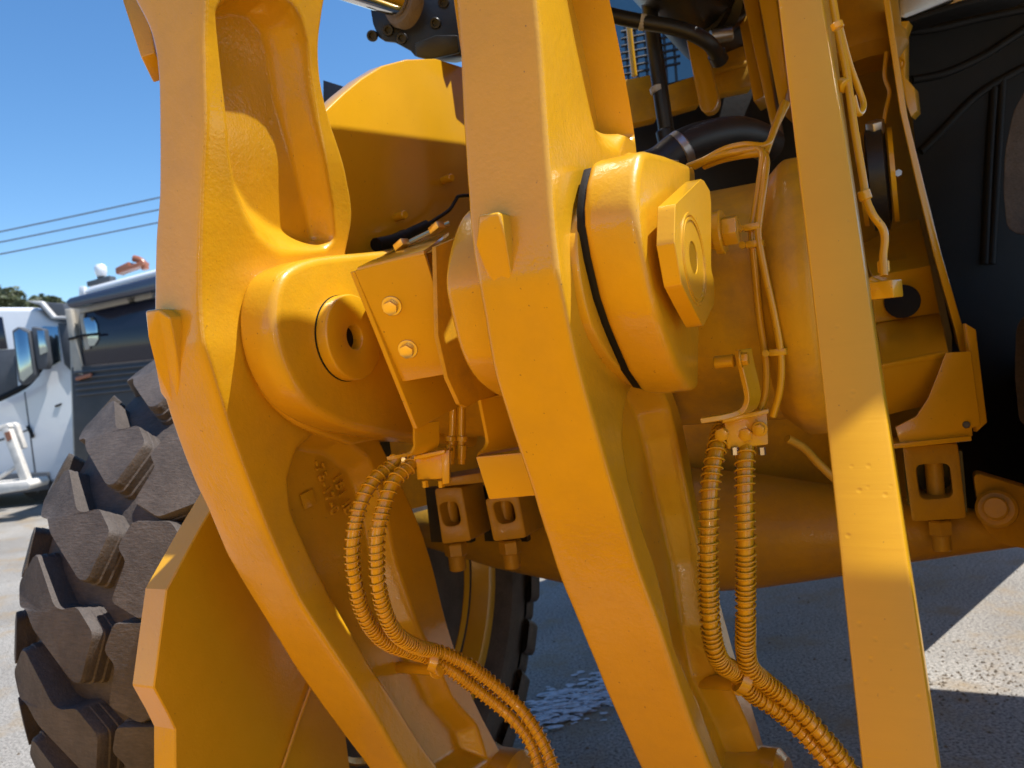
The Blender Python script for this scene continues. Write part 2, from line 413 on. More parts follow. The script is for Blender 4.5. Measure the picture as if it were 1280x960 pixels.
def lever(name, FL, FR, RE, vfun, ztop, zbot, pockets, mat, label, eye=None, dz=0.0048, dv=0.0048, rnd=0.009):
    fl, fr, re = curve_xy(FL), curve_xy(FR), curve_xy(RE)
    zs = np.arange(ztop, zbot, -dz); n = len(zs)
    vF = np.array([vfun(z) for z in zs]); uR = np.zeros(n); uL = np.zeros(n); vR = np.zeros(n)
    for i, z in enumerate(zs):
        uR[i] = solve_z(fr, lambda x, y: on_v(x, y, vF[i]), z)[0]
        uL[i] = solve_z(fl, lambda x, y: on_v(x, y, vF[i]), z)[0]
    uR, uL = gsm(uR, 4), gsm(uL, 4)
    for i, z in enumerate(zs):
        vR[i] = solve_z(re, lambda x, y: on_u(x, y, uR[i]), z)[1]
    vR = gsm(vR, 4)
    if eye:                                       # the top closes in a rounded pin eye, above the picture
        zl, v_c, er = eye
        keep = zs > zl
        k0 = int(keep.sum())
        for i in range(k0):
            f_ = (zs[i] - zl) / (ztop - zl); uR[i], uL[i] = uR[k0], uL[k0]
            lo_, hi_ = vF[k0] + (v_c - er - vF[k0]) * min(1, f_ * 1.6), vR[k0] + (v_c + er - vR[k0]) * min(1, f_ * 1.6)
            dd = zs[i] - (ztop - er)
            if dd > 0:
                hw = math.sqrt(max(er * er - dd * dd, 0.0006)); lo_, hi_ = v_c - hw, v_c + hw
            vF[i], vR[i] = lo_, hi_
    rg = np.random.RandomState(len(zs))               # the slightly wavy edges of a sand casting
    wob = lambda k, a_: gsm(rg.randn(n), k) * a_ * math.sqrt(k * 3.5)
    uL = uL + wob(2, .0002); vR = vR + wob(2, .0002)
    uf = lambda z: float(np.interp(-z, -zs, uR))
    def face_pt(px, py, inset=0.0):
        u = uR[n // 2]
        for _ in range(6):
            p = on_u(px, py, u); u = uf(p[2]) - inset
        return on_u(px, py, u)
    nv = int(max(vR - vF) / dv) + 1
    s = np.linspace(0, 1, nv)
    VV = (vF + rnd)[:, None] + (vR - vF - 2 * rnd)[:, None] * s[None, :]
    ZZ = np.repeat(zs[:, None], nv, 1)
    D = np.zeros_like(VV)
    pts = np.stack([VV.ravel(), ZZ.ravel()], 1)
    for (lip, floor, depth, soft) in pockets:
        lp = np.array([face_pt(*p)[1:] for p in lip])
        dl = sdf(pts, lp)
        if floor is not None:
            fp = np.array([face_pt(*p, inset=depth)[1:] for p in floor])
            df = sdf(pts, fp)
            tt = np.where(df >= 0, 1.0, np.where(dl <= 0, 0.0, dl / np.maximum(dl - df, 1e-6)))
        else:
            tt = dl / soft
        D = np.maximum(D, (depth * sst(tt)).reshape(D.shape))
    if pockets:                                   # soften like a casting
        for _ in range(1):
            D[1:-1, 1:-1] = (D[1:-1, 1:-1] * 2 + D[:-2, 1:-1] + D[2:, 1:-1] + D[1:-1, :-2] + D[1:-1, 2:]) / 6
    rows = []
    th = np.linspace(0, math.pi / 2, 5)
    for i in range(n):
        z = zs[i]; r = rnd; row = []
        for k in range(7): row.append((uL[i] + r + (uR[i] - uL[i] - 2 * r) * k / 6, vF[i], z))
        for a in th[1:-1]: row.append((uR[i] - r + r * math.sin(a), vF[i] + r - r * math.cos(a), z))
        for k in range(nv): row.append((uR[i] - D[i, k], VV[i, k], z))
        for a in th[1:-1]: row.append((uR[i] - r + r * math.cos(a), vR[i] - r + r * math.sin(a), z))
        for k in range(3): row.append((uR[i] - r - (uR[i] - uL[i] - 2 * r) * k / 2, vR[i], z))
        row.append((uL[i], vR[i] - r, z)); row.append((uL[i], vF[i] + r, z))
        for a in th[1:-1]: row.append((uL[i] + r - r * math.cos(a), vF[i] + r - r * math.sin(a), z))
        rows.append(row)
    m_ = len(rows[0]); b_ = MB()
    fs = [(i * m_ + k, i * m_ + (k + 1) % m_, (i + 1) * m_ + (k + 1) % m_, (i + 1) * m_ + k) for i in range(n - 1) for k in range(m_)]
    fs += [tuple(range(m_)), tuple((n - 1) * m_ + k for k in reversed(range(m_)))]
    b_.add([p for r_ in rows for p in r_], fs)
    o = build(b_, name, mat, L, ang=60, label=label)
    return o, face_pt, uf, lambda z: float(np.interp(-z, -zs, vF))

def leg_v(v0, z1, k):
    def f(z):
        d = max(0.0, z1 - z); return v0 + k * d * d / (d + 0.02)
    return f

# left lever
FL = [(150, -60), (165, 0), (179, 20), (189, 45), (194, 69), (197, 113), (197.6, 240), (193, 292), (191, 350), (191, 400), (193, 450), (197, 478), (206, 503), (220, 547), (242.6, 605), (260, 640), (281, 692), (298, 722), (331, 775), (372, 841), (408, 891), (459, 959), (520, 1040)]
FR = [(257, -60), (255, 0), (253, 31), (254, 69), (256, 155), (254, 192), (252, 240), (250, 309), (249, 370), (252, 417), (260, 452), (267, 476), (276.5, 504), (281, 523), (300, 577), (331, 657), (353, 707), (375, 754), (400, 791), (439, 850), (470, 900), (500, 953), (560, 1040)]
RE = [(415, -60), (407, 0), (399, 52), (401, 96), (411, 144), (432, 206), (440, 247), (443, 272), (434, 313), (428, 350), (432, 430), (455, 500), (478, 556), (509, 618), (531, 669), (543, 711), (557, 770), (571, 815), (588, 862), (606, 900), (622, 930), (638, 962), (676, 1040)]
P1_lip = [(268, 14), (271.5, 52), (277, 103), (281, 137), (285, 189), (291, 234), (302, 268), (318, 297), (338, 316), (352, 322), (385, 318), (409, 313), (418, 300), (417, 258), (409, 206), (400, 155), (392, 103), (387, 52), (378, 21), (366, 4), (350, -6), (320, -10), (295, -8), (276, 0)]
P1_flo = [(258, 30), (260, 60), (264, 103), (269, 140), (275, 185), (290, 225), (312, 256), (342, 280), (376, 296), (389, 299), (386, 285), (375, 250), (358, 186), (341, 130), (331, 72), (324, 40), (308, 18), (285, 12), (266, 18)]
P2_lip = [(393, 537), (371, 557), (358, 599), (362, 640), (385, 694), (405, 734), (430, 780), (462, 835), (500, 893), (545, 960), (560, 985), (610, 950), (596, 905), (565, 870), (535, 805), (520, 773), (497, 703), (484, 640), (472, 595), (461, 571), (430, 545)]
lev_l, face_l, uf_l, vf_l = lever("tilt_lever", FL, FR, RE, leg_v(0.90, 1.68, 0.42), 2.80, 0.50,
    [(P1_lip, P1_flo, 0.048, 0), (P2_lip, None, 0.045, 0.035)], M['cast'],
    "left tilt lever, a cast yellow bell crank with a long pocket at its top", eye=(2.32, 1.10, 0.17))
# centre lever
FLc = [(565, -60), (568.4, 0), (573.6, 69), (577, 155), (580.5, 206), (584, 258), (588, 309), (595, 344), (605, 406), (615.6, 468), (633, 523), (660.6, 604), (683, 677), (700, 728), (720.6, 776), (760, 872), (797, 955), (835, 1040)]
FRc = [(664, -60), (670, 0), (675, 52), (678, 103), (682, 165), (685, 206), (690.5, 275), (697, 330), (708, 392), (720, 447), (732, 492), (743, 530), (760, 590), (779, 650), (797, 710), (822, 776), (847, 852), (867, 911), (887, 959), (920, 1040)]
REc = [(748, -60), (764, 0), (778, 69), (790, 137), (797, 182), (800, 230), (802, 330), (815, 430), (838, 480), (852, 517), (862, 567), (872, 630), (884, 690), (898, 740), (918, 815), (934, 860), (946, 900), (958, 940), (985, 1040)]
C1_lip = [(695, -50), (706, 0), (716, 52), (727, 103), (737, 148), (745, 178), (754, 192), (765, 196), (775, 192), (781, 165), (778, 120), (771, 69), (759, 0), (748, -50)]
C1_flo = [(688, -50), (697, 0), (706, 52), (716, 103), (727, 145), (738, 172), (750, 180), (753, 172), (751, 150), (748, 103), (743, 52), (738, 0), (730, -50)]
C2_lip = [(801, 466), (786, 492), (780, 520), (779, 555), (787, 605), (801, 655), (819, 708), (843, 812), (873, 880), (901, 956), (930, 1010), (965, 985), (935, 905), (905, 840), (892, 780), (880, 700), (866, 640), (855, 590), (846, 545), (836, 505), (820, 470)]
lev_c, face_c, uf_c, vf_c = lever("tilt_lever", FLc, FRc, REc, leg_v(0.86, 1.70, 0.42), 2.78, 0.55,
    [(C1_lip, C1_flo, 0.055, 0), (C2_lip, None, 0.055, 0.022)], M['cast'],
    "centre tilt lever, a cast yellow bell crank with a bolted pin plate on its right", eye=(2.22, 1.20, 0.23))

# ribs standing proud on the front edges of the levers (cast stops)
def spur(pxs, vf, parent, back=0.05):
    # pxs: outline of the rib in the picture, first two points on its crest
    b_ = MB(); P = []
    for (x, y, out_) in pxs:
        p = on_v(x, y, 0.88); p = on_v(x, y, vf(p[2]) - out_); P.append(p)
    b_.prism(P, (0, back, 0))
    return build(b_, "stop_rib", M['cast'], parent, bev=0.005, seg=3)
spur([(180, 388, .030), (197, 386, .030), (211, 396, .026), (219, 440, .012), (226, 480, 0.0), (222, 520, -.004), (199, 490, -0.002), (193, 452, .012), (186, 420, .024)], vf_l, lev_l)
spur([(596, 268, .028), (624, 264, .028), (631, 300, .022), (641, 355, -.002), (625, 372, -.006), (606, 345, -.002), (598, 305, .02)], vf_c, lev_c)

for lv, px_, py_, u_, r_ in ((lev_c, 962, 1010, -.30, .105), (lev_l, 640, 1005, -.92, .12)):
    c_ = on_u(px_, py_, u_)
    build(MB().lathe([(-.13, r_ * .9), (-.10, r_ * 1.15), (-.05, r_), (.02, r_), (.035, r_ - .015), (.035, .05), (.01, .045), (.01, 0)], c_, (1, 0, 0), 40), "pin_boss", M['cast'], lv)
U_LL = uf_l(1.62)     # right face of the left lever at the pin
U_CC = uf_c(1.68)
print("lever faces", U_LL, U_CC, lev_l.dimensions[:], lev_c.dimensions[:])

# raised casting marks on the web of the left lever
def cast_text(body, px, py, size, rot):
    cu = bpy.data.curves.new("casting_mark", 'FONT'); cu.body = body; cu.size = size; cu.extrude = 0.0022; cu.bevel_depth = 0.0006
    tmp = bpy.data.objects.new("tmp", cu); scene.collection.objects.link(tmp)
    dg = bpy.context.evaluated_depsgraph_get(); me = bpy.data.meshes.new_from_object(tmp.evaluated_get(dg))
    bpy.data.objects.remove(tmp); bpy.data.curves.remove(cu)
    p = face_l(px, py, 0.0395)
    b_ = MB(); c, s_ = math.cos(rot), math.sin(rot)
    vs = []
    for q in me.vertices:
        x, y, z_ = q.co
        vs.append((p[0] + z_, p[1] + c * x - s_ * y, p[2] + s_ * x + c * y))
    b_.add(vs, [tuple(f.vertices) for f in me.polygons]); bpy.data.meshes.remove(me)
    return build(b_, "casting_mark", M['cast'], lev_l)
cast_text("-73-17-0", 392, 578, 0.036, R(-72))
cast_text("151 IB", 416, 596, 0.036, R(-72))
b_ = MB(); b_.slab([(376, 619, 1.0), (391, 611, 1.0), (397, 630, 1.0), (382, 637, 1.0)], .01)
q = [face_l(*p_, 0.0385) for p_ in ((376, 619), (391, 611), (397, 630), (382, 637))]
b_ = MB().prism(q, (-0.004, 0, 0)); build(b_, "casting_mark", M['cast'], lev_l, bev=0.001)

# ---------------- lugs (the clevis ears on the cross tube) and pins
def plate_u(name, px, u, th, mat, parent=L, bev=0.006, seg=3, rnd=0.0, label=None, ang=38):
    P = [on_u(x, y, u) for x, y in px]
    if rnd: P = round_poly(P, rnd)
    return build(MB().prism(P, (-th, 0, 0)), name, mat, parent, bev=bev, seg=seg, label=label, ang=ang)
UL1 = U_LL + 0.092
lugpx = smooth_path([(500, 311), (455, 315), (420, 318), (392, 322), (368, 331), (353, 345), (345, 370), (343, 400), (347, 432), (358, 465), (378, 498), (405, 520), (440, 535), (480, 543), (515, 549)], 4)
lug_l = plate_u("lug", lugpx + [on for on in [(600, 560), (600, 300)]], UL1, 0.085, M['cast'], bev=0.016, seg=4,
                label="lug with a round pin cap and hole, right of the left lever")
plate_u("boss_collar", smooth_path([(360, 345), (335, 360), (318, 395), (316, 440), (335, 490), (375, 530), (440, 556)], 4) + [(520, 540), (520, 340)], U_LL + 0.012, 0.02, M['cast'], parent=lug_l, bev=0.006)
def disc_u(name, px, py, u, r, h, mat, parent, hole=0.0, seg=48, bev=0.004):
    c = on_u(px, py, u)
    if hole: pr = [(0, r), (h - bev, r), (h - bev * .3, r - bev * .3), (h, r - bev), (h, hole + bev * .6), (h - bev * .6, hole), (h - 0.028, hole), (h - 0.028, 0.0)]
    else: pr = [(0, r), (h - bev, r), (h, r - bev), (h, 0.0)]
    return build(MB().lathe(pr, c, (1, 0, 0), seg), name, mat, parent, ang=50)
def rad(px, py, u, dpy): return abs(on_u(px, py + dpy, u)[2] - on_u(px, py, u)[2])
build(MB().lathe([(0, rad(432, 423, UL1, 54.5)), (.0012, rad(432, 423, UL1, 54.5)), (.0012, .02)], on_u(430, 423, UL1), (1, 0, 0), 48), "cap_groove", M['blackplastic'], lug_l, ang=30)
disc_u("pin_cap", 430, 423, UL1 - 0.002, rad(432, 423, UL1, 54), 0.026, M['smooth'], lug_l, hole=rad(432, 423, UL1, 15.5))

UC1 = U_CC + 0.088
lugc = [(812, 187), (803, 189), (798, 215), (796, 245), (797, 269), (804, 313), (815, 365), (825, 399), (834, 425), (848, 462), (862, 486), (874, 489), (876, 400), (874, 300), (870, 207), (835, 193)]
lug_c = plate_u("lug", lugc, UC1, 0.0705, M['cast'], bev=0.012, seg=4, label="lug with a bolted retaining plate, right of the centre lever")
lugcl = smooth_path([(640, 240), (600, 250), (583, 262), (571, 277), (559, 313), (554, 352), (559, 386), (571, 434), (585, 465), (605, 487), (640, 506)], 4)
U_CL = float(on_v(590, 350, 0.86)[0])
P = [on_u(x, y, U_CL - 0.085) for x, y in lugcl] + [on_u(700, 500, U_CL - .085), on_u(700, 240, U_CL - .085)]
build(MB().prism(P, (0.068, 0, 0)), "lug", M['cast'], L, bev=0.012, seg=4, label="rounded lug left of the centre lever, only its rim showing")
# lever hub rings between lug and lever
plate_u("hub_ring", smooth_path([(790, 190), (760, 215), (733, 250), (722, 300), (728, 360), (742, 410), (765, 450), (795, 480)], 4) + [(850, 480), (850, 200)], U_CC + 0.010, 0.03, M['cast'], parent=lev_c, bev=0.004)

cc = np.mean([on_u(x, y, UC1) for x, y in lugc], 0)
build(MB().prism([cc + (on_u(x, y, UC1) - cc) * .955 + np.array([U_CC + .020 - UC1, 0, 0]) for x, y in lugc], (-.012, 0, 0)), "seal", M['blackplastic'], lug_c, bev=.002)
# retaining plate, pin, bolt
disc_u("pin_end", 862, 322, UC1 - 0.002, rad(862, 322, UC1, 72), 0.012, M['smooth'], lug_c)
UR = UC1 + 0.036
rp = [(844, 255), (878, 222), (889, 241), (889, 337), (893, 351), (893, 380), (879, 409), (865, 382), (852, 355), (843, 303)]
def resample(poly, cen, n):
    """points of a convex outline at n equal angles round cen, in the (v,z) plane"""
    o = []; P = [np.asarray(p) for p in poly]
    for k in range(n):
        an = 2 * math.pi * (k + .5) / n; d = np.array([0, math.cos(an), math.sin(an)]); best = None
        for i in range(len(P)):
            a_, b_ = P[i] - cen, P[(i + 1) % len(P)] - cen
            M2 = np.array([[d[1], a_[1] - b_[1]], [d[2], a_[2] - b_[2]]])
            if abs(np.linalg.det(M2)) < 1e-12: continue
            r_, t_ = np.linalg.solve(M2, a_[1:])
            if r_ > 0 and -1e-6 <= t_ <= 1 + 1e-6: best = r_ if best is None else max(best, r_)
        o.append(cen + d * best)
    return o
hc_ = on_u(867, 322, UR); NP_ = 72
outl = resample([on_u(x, y, UR) for x, y in rp], hc_, NP_)
hol = [hc_ + np.array([0, math.cos(2 * math.pi * (k + .5) / NP_), math.sin(2 * math.pi * (k + .5) / NP_)]) * .0205 for k in range(NP_)]
ret = build(MB().ring(outl, hol, (-.022, 0, 0)), "retaining_plate", M['smooth'], L, bev=.0008, seg=1, ang=25, label="angular retaining plate with a ringed hole")
c = on_u(868, 324, UR)
for rr_ in (56, 50):
    r0 = rad(868, 324, UR, rr_)
    build(MB().lathe([(-0.001, r0 - .0022), (0.0012, r0 - .0016), (0.0012, r0 + .0016), (-0.001, r0 + .0022)], c, (1, 0, 0), 48), "machined_ring", M['smooth'], ret, ang=30)
bp_ = on_u(895, 291, UR - 0.012)
bolt = build(MB().lathe([(0, 0.033), (0.010, 0.034), (0.012, 0.032), (0.012, 0)], bp_, (1, 0, 0), 32), "washer", M['smooth'], ret)
build(MB().hexa(bp_ + np.array([0.012, 0, 0]), (1, 0, 0), 0.023, 0.021), "bolt_head", M['smooth'], ret, bev=0.0015)
build(MB().lathe([(-.05, .025), (0.001, .025)], bp_, (1, 0, 0), 24), "spacer", M['smooth'], ret)

# ---------------- cross tube behind the lugs
TV, TZ, TR_ = 1.525, 1.655, 0.218
tube = build(MB().lathe([(0, .20), (.0, TR_), (1.09, TR_), (1.10, TR_ + .008), (1.118, TR_ + .024), (1.128, TR_ + .03), (1.165, TR_ + .03), (1.176, TR_ + .022), (1.182, TR_ + .008), (1.22, TR_ + .004)], (-1.30, TV, TZ), (1, 0, 0), 72),
             "cross_tube", M['dusty'], L, label="broad round cross tube carrying the lugs, with a raised flange ring")

# ---------------- channel bracket with two bolts between the levers
YB = 1.26
fr_ = [(443, 339, 1.275), (530, 316, 1.245), (577, 465, 1.33), (501, 478, 1.36)]
box = build(MB().slab(fr_, 0.010), "guard_bracket", M['smooth'], L, bev=0.002, label="folded channel bracket with two hex bolts, open below")
dv_ = np.array([0.03, 0.24, 0.05])
pl = [at_y(443, 339, 1.275), at_y(522, 536, 1.385), at_y(522, 536, 1.385) + dv_ * .75, at_y(443, 339, 1.275) + dv_]
build(MB().prism(pl, (-0.010, 0, 0)), "bracket_side", M['smooth'], box, bev=0.002)
pt = [at_y(446, 334, 1.275), at_y(530, 313, 1.245), at_y(561, 290, 1.50), at_y(492, 312, 1.53)]
build(MB().prism(pt, (0, 0.0, -0.008)), "bracket_top", M['smooth'], box, bev=0.002)
pb = [at_y(505, 478, 1.37), at_y(576, 466, 1.34), at_y(576, 440, 1.52), at_y(510, 470, 1.54)]
def bolt_on(x, y, Y, axis, r=0.012, parent=L, name="bolt", mat=None, h=0.009):
    p = at_y(x, y, Y); a = unit(axis)
    b_ = MB().lathe([(0, r * 1.36), (0.0025, r * 1.36), (0.003, r * 1.30), (0.003, 0)], p, a, 24)
    b_.hexa(p + a * 0.003, a, r, h)
    return build(b_, name, mat or M['brass'], parent, bev=0.0008)
nb_ = np.cross(at_y(*fr_[1]) - at_y(*fr_[0]), at_y(*fr_[3]) - at_y(*fr_[0])); nb_ = unit(nb_)
if nb_ @ (at_y(*fr_[0]) - CAM_M) > 0: nb_ = -nb_
def plane_hit(px, py, p0, n_): d = mray(px, py); return ((p0 - CAM_M) @ n_) / (d @ n_)
for (x, y) in ((490, 382), (510, 436)):
    bolt_on(x, y, plane_hit(x, y, at_y(*fr_[0]), nb_) - 0.001, nb_, r=.0125, h=.011, parent=box, mat=M['brass'])

# ---------------- lift arms
def arm_front(FLx, FRx, v0, z0, k, ztop, zbot, depth, label):
    fl, fr = curve_xy(FLx), curve_xy(FRx); A = []; B = []
    zs = np.linspace(ztop, zbot, 40)
    for z in zs:
        v = v0 + k * (z - z0)
        A.append(solve_z(fl, lambda x, y: on_v(x, y, v), z)); B.append(solve_z(fr, lambda x, y: on_v(x, y, v), z))
    uA = gsm(np.array([a[0] for a in A]), 3); uB = gsm(np.array([b_[0] for b_ in B]), 3)
    b_ = MB(); vs = []; fs = []
    for i, z in enumerate(zs):
        v = v0 + k * (z - z0)
        dp = depth + 0.40 * max(0.0, min(1.0, (z - 1.75) / 0.5)) ** 1.5
        vs += [(uA[i], v, z), (uB[i], v, z), (uB[i], v + dp, z), (uA[i], v + dp, z)]
    for i in range(len(zs) - 1):
        for q in range(4): fs.append((4 * i + q, 4 * i + (q + 1) % 4, 4 * i + 4 + (q + 1) % 4, 4 * i + 4 + q))
    fs += [(0, 1, 2, 3), tuple(4 * len(zs) - 4 + q for q in (3, 2, 1, 0))]
    print("arm", uA[0], uA[-1], uB[0] - uA[0], uB[-1] - uA[-1])
    return build(b_.add(vs, fs), "lift_arm", M['arm'], L, bev=0.004, seg=2, label=label)
RFL = [(963, -80), (971, 0), (985, 100), (992.5, 175), (1001, 237), (1002.5, 252), (1011, 340), (1022.5, 415), (1029, 477), (1040, 590), (1047, 677), (1056, 760), (1070, 897), (1077, 960), (1087, 1050)]
RFR = [(1014, -80), (1027, 0), (1042.5, 82), (1055, 150), (1067.5, 237), (1077.5, 315), (1090, 390), (1102.5, 477), (1115, 565), (1125, 627), (1131, 677), (1141, 742), (1152, 810), (1162, 872), (1175, 960), (1187, 1050)]
arm_r = arm_front(RFL, RFR, 1.0, 1.6, 0.50, 2.90, 0.95, 0.07, "right lift arm, a long flat yellow beam edge")
# left lift arm plate, low behind the left lever
ap = [(285, 600), (262, 640), (250, 660), (208, 737), (192, 860), (209, 891), (219, 912), (220, 1150), (460, 1150), (438, 962), (430, 900), (430, 700), (400, 600)]
ua = float(at_y(208, 737, 1.55)[0])
arm_l = plate_u("lift_arm", ap, ua, 0.063, M['plate'], bev=0.0025, seg=1, ang=18, label="left lift arm plate with an angular front edge, in shade behind the left lever")

build(MB().tube([on_u(x, y, ua + .008) for x, y in ((392, 850), (372, 905), (352, 965), (330, 1030))], .0045, 8), "thin_rod", M['plate'], arm_l)
# ---------------- grease hoses with coil spring guards
def hose(path3, r, coil=(0.0, 1.0), pitch=0.0115, label=None, mat=None, wire=0.0019, taper=True):
    P = smooth_path(path3, 10)
    h = build(MB().tube(P, r * 0.86, 10), "hose", mat or M['smooth'], L, label=label, ang=80)
    # arc length
    A = np.array(P); sl = np.concatenate([[0], np.cumsum(np.linalg.norm(np.diff(A, axis=0), axis=1))]); T = sl[-1]
    s0, s1 = coil[0] * T, coil[1] * T; turns = (s1 - s0) / pitch; N = int(turns * 14)
    t0 = unit(A[1] - A[0]); x, y, _ = basis(t0); H = []
    frames = []
    for i in range(len(A)):
        tg = unit(A[min(i + 1, len(A) - 1)] - A[max(i - 1, 0)]); x = unit(x - tg * (x @ tg)); frames.append((x.copy(), np.cross(tg, x)))
    FX = np.array([f_[0] for f_ in frames]); FY = np.array([f_[1] for f_ in frames])
    for k in range(N + 1):
        xk = k / N; s_ = s0 + (s1 - s0) * (xk + 0.045 * math.sin(2 * math.pi * xk) + 0.004 * math.sin(31 * xk + r * 900) + 0.0025 * math.sin(83 * xk)); an = 2 * math.pi * turns * k / N
        p = np.array([np.interp(s_, sl, A[:, d]) for d in range(3)])
        fx = np.array([np.interp(s_, sl, FX[:, d]) for d in range(3)]); fy = np.array([np.interp(s_, sl, FY[:, d]) for d in range(3)])
        H.append(p + (fx * math.cos(an) + fy * math.sin(an)) * (r * 1.02))
    build(MB().tube(H, wire, 5), "spring_guard", M['smooth'], h, ang=180)
    return h
hA = [(497, 573, 1.47), (486, 586, 1.46), (469, 599, 1.44), (452, 627, 1.42), (443, 660, 1.41), (440, 694, 1.41), (443, 722, 1.42), (450, 756, 1.44), (465, 786, 1.47), (488, 806, 1.52), (526, 818, 1.58), (545, 826, 1.60), (569, 841, 1.61), (602, 866, 1.62), (633, 891, 1.62), (656, 916, 1.60), (670, 944, 1.58), (679, 980, 1.55), (684, 1020, 1.52)]
hB = [(520, 572, 1.47), (513, 583, 1.45), (493, 601, 1.42), (480, 632, 1.40), (472, 666, 1.39), (471, 700, 1.39), (473, 734, 1.40), (482, 768, 1.42), (496, 793, 1.45), (520, 808, 1.52), (540, 813, 1.56), (560, 819, 1.58), (586, 832, 1.59), (619, 857, 1.60), (648, 883, 1.60), (667, 908, 1.58), (684, 939, 1.56), (694, 970, 1.53), (700, 1010, 1.50)]
hose([at_y(*p) for p in hA], 0.0135, (0.0, 1.0), 0.0118, "left spring guarded hose on the left lever")
hose([at_y(*p) for p in hB], 0.0135, (0.0, 1.0), 0.0118, "right spring guarded hose on the left lever")
hC = [(908, 530, 1.31), (901, 541, 1.29), (895, 565, 1.26), (890, 592, 1.245), (887, 620, 1.235), (886, 655, 1.23), (885, 692, 1.23), (886, 742, 1.235), (888, 779, 1.24), (893, 810, 1.25), (903, 830, 1.27), (922, 842, 1.31), (940, 866, 1.34), (971, 887, 1.35), (999, 912, 1.35), (1022, 937, 1.34), (1042, 961, 1.33), (1062, 990, 1.31), (1080, 1030, 1.29)]
hD = [(938, 530, 1.31), (935, 541, 1.29), (932, 565, 1.26), (931, 592, 1.245), (931, 630, 1.235), (932, 680, 1.23), (932, 742, 1.24), (932, 784, 1.25), (932, 812, 1.27), (937, 834, 1.29), (952, 849, 1.32), (977, 869, 1.33), (1005, 894, 1.33), (1033, 925, 1.32), (1058, 956, 1.31), (1080, 990, 1.29), (1098, 1030, 1.27)]
hose([at_y(*p) for p in hC], 0.0148, (0.0, 1.0), 0.0112, "left spring guarded hose behind the centre lever")
hose([at_y(*p) for p in hD], 0.0148, (0.0, 1.0), 0.0112, "right spring guarded hose behind the centre lever")
# clamp posts that carry the hoses
def post(p0, p1, r, nut):
    a, b2 = at_y(*p0), at_y(*p1)
    o = build(MB().cyl(a, b2, r, 18), "clamp_post", M['smooth'], L)
    ax = unit(b2 - a)
    build(MB().cyl(b2, b2 + ax * .006, r * 1.5, 20).hexa(b2 + ax * .006, ax, r * 1.05, .010), "clamp_bolt", M['smooth'], o, bev=.0006)
    return o
post((496, 834, 1.72), (545, 837, 1.60), 0.0125, 0)
post((866, 851, 1.42), (922, 855, 1.33), 0.0125, 0)
def clip(c1, c2, r):
    a, b2 = at_y(*c1), at_y(*c2); return a, b2
for (x0, y0, x1, y1, Y, rr_) in ((533, 822, 552, 828, 1.57, .024), (919, 846, 937, 854, 1.305, .022)):
    a, b2 = at_y(x0, y0, Y), at_y(x1, y1, Y); ax = unit(b2 - a)
    build(MB().lathe([(-.004, rr_ * .8), (-.008, rr_), (.008, rr_), (.004, rr_ * .8)], (a + b2) / 2, ax, 24), "hose_clamp", M['smooth'], L)

# ---------------- pipe brackets under the cross tube
def slabp(name, quad, th, mat=None, parent=L, bev=0.0015, label=None):
    return build(MB().slab(quad, th), name, mat or M['smooth'], parent, bev=bev, seg=2, label=label)
def ribbon(name, path, w, th, mat=None, parent=L, bev=0.001):
    """a bent strap: path of picture points (px,py,Y) = its near edge; w vector gives its width."""
    P = smooth_path([at_y(*p) for p in path], 5); w = np.asarray(w, float); vs = []; fs = []; n = len(P)
    for i in range(n):
        tg = unit(P[min(i + 1, n - 1)] - P[max(i - 1, 0)]); nn = unit(np.cross(tg, w)) * th
        vs += [P[i], P[i] + w, P[i] + w + nn, P[i] + nn]
    for i in range(n - 1):
        for q in range(4): fs.append((4 * i + q, 4 * i + (q + 1) % 4, 4 * i + 4 + (q + 1) % 4, 4 * i + 4 + q))
    fs += [(0, 1, 2, 3), tuple(4 * n - 4 + q for q in (3, 2, 1, 0))]
    return build(MB().add(vs, fs), name, mat or M['smooth'], parent, bev=bev, seg=1)
# right L strap with its bolt and distance piece
st_r = ribbon("pipe_bracket", [(918, 438, 1.17), (921, 455, 1.17), (929, 490, 1.17), (929, 503, 1.17), (923, 512, 1.17), (905, 518, 1.16), (875, 523, 1.15)], (0.010, 0.045, 0.0), 0.008)
build(MB().cyl(at_y(893, 453, 1.20), at_y(918, 451, 1.185), 0.010, 16), "spacer", M['smooth'], st_r)
bolt_on(925, 449, 1.165, (1, 0, 0), .010, st_r, mat=M['smooth'])
blk = slabp("manifold_block", [(905, 527, 1.26), (959, 515, 1.25), (961, 556, 1.25), (909, 562, 1.26)], 0.045, bev=.003)
slabp("mounting_lip", [(903, 523, 1.24), (961, 511, 1.23), (961, 517, 1.23), (903, 529, 1.24)], 0.07, parent=blk)
for (x, y) in ((899, 541), (929, 541)):
    build(MB().hexa(at_y(x + 4, y, 1.27), at_y(x, y + 8, 1.22) - at_y(x + 4, y, 1.27), .0115, .020), "hose_nut", M['smooth'], blk, bev=.001)
bolt_on(950, 536, 1.246, (0, -1, 0), .009, blk, mat=M['smooth'])
for x in (918, 952): build(MB().hexa(at_y(x, 559, 1.255), (0, 0, -1), .006, .012), "nut", M['steel'], blk)
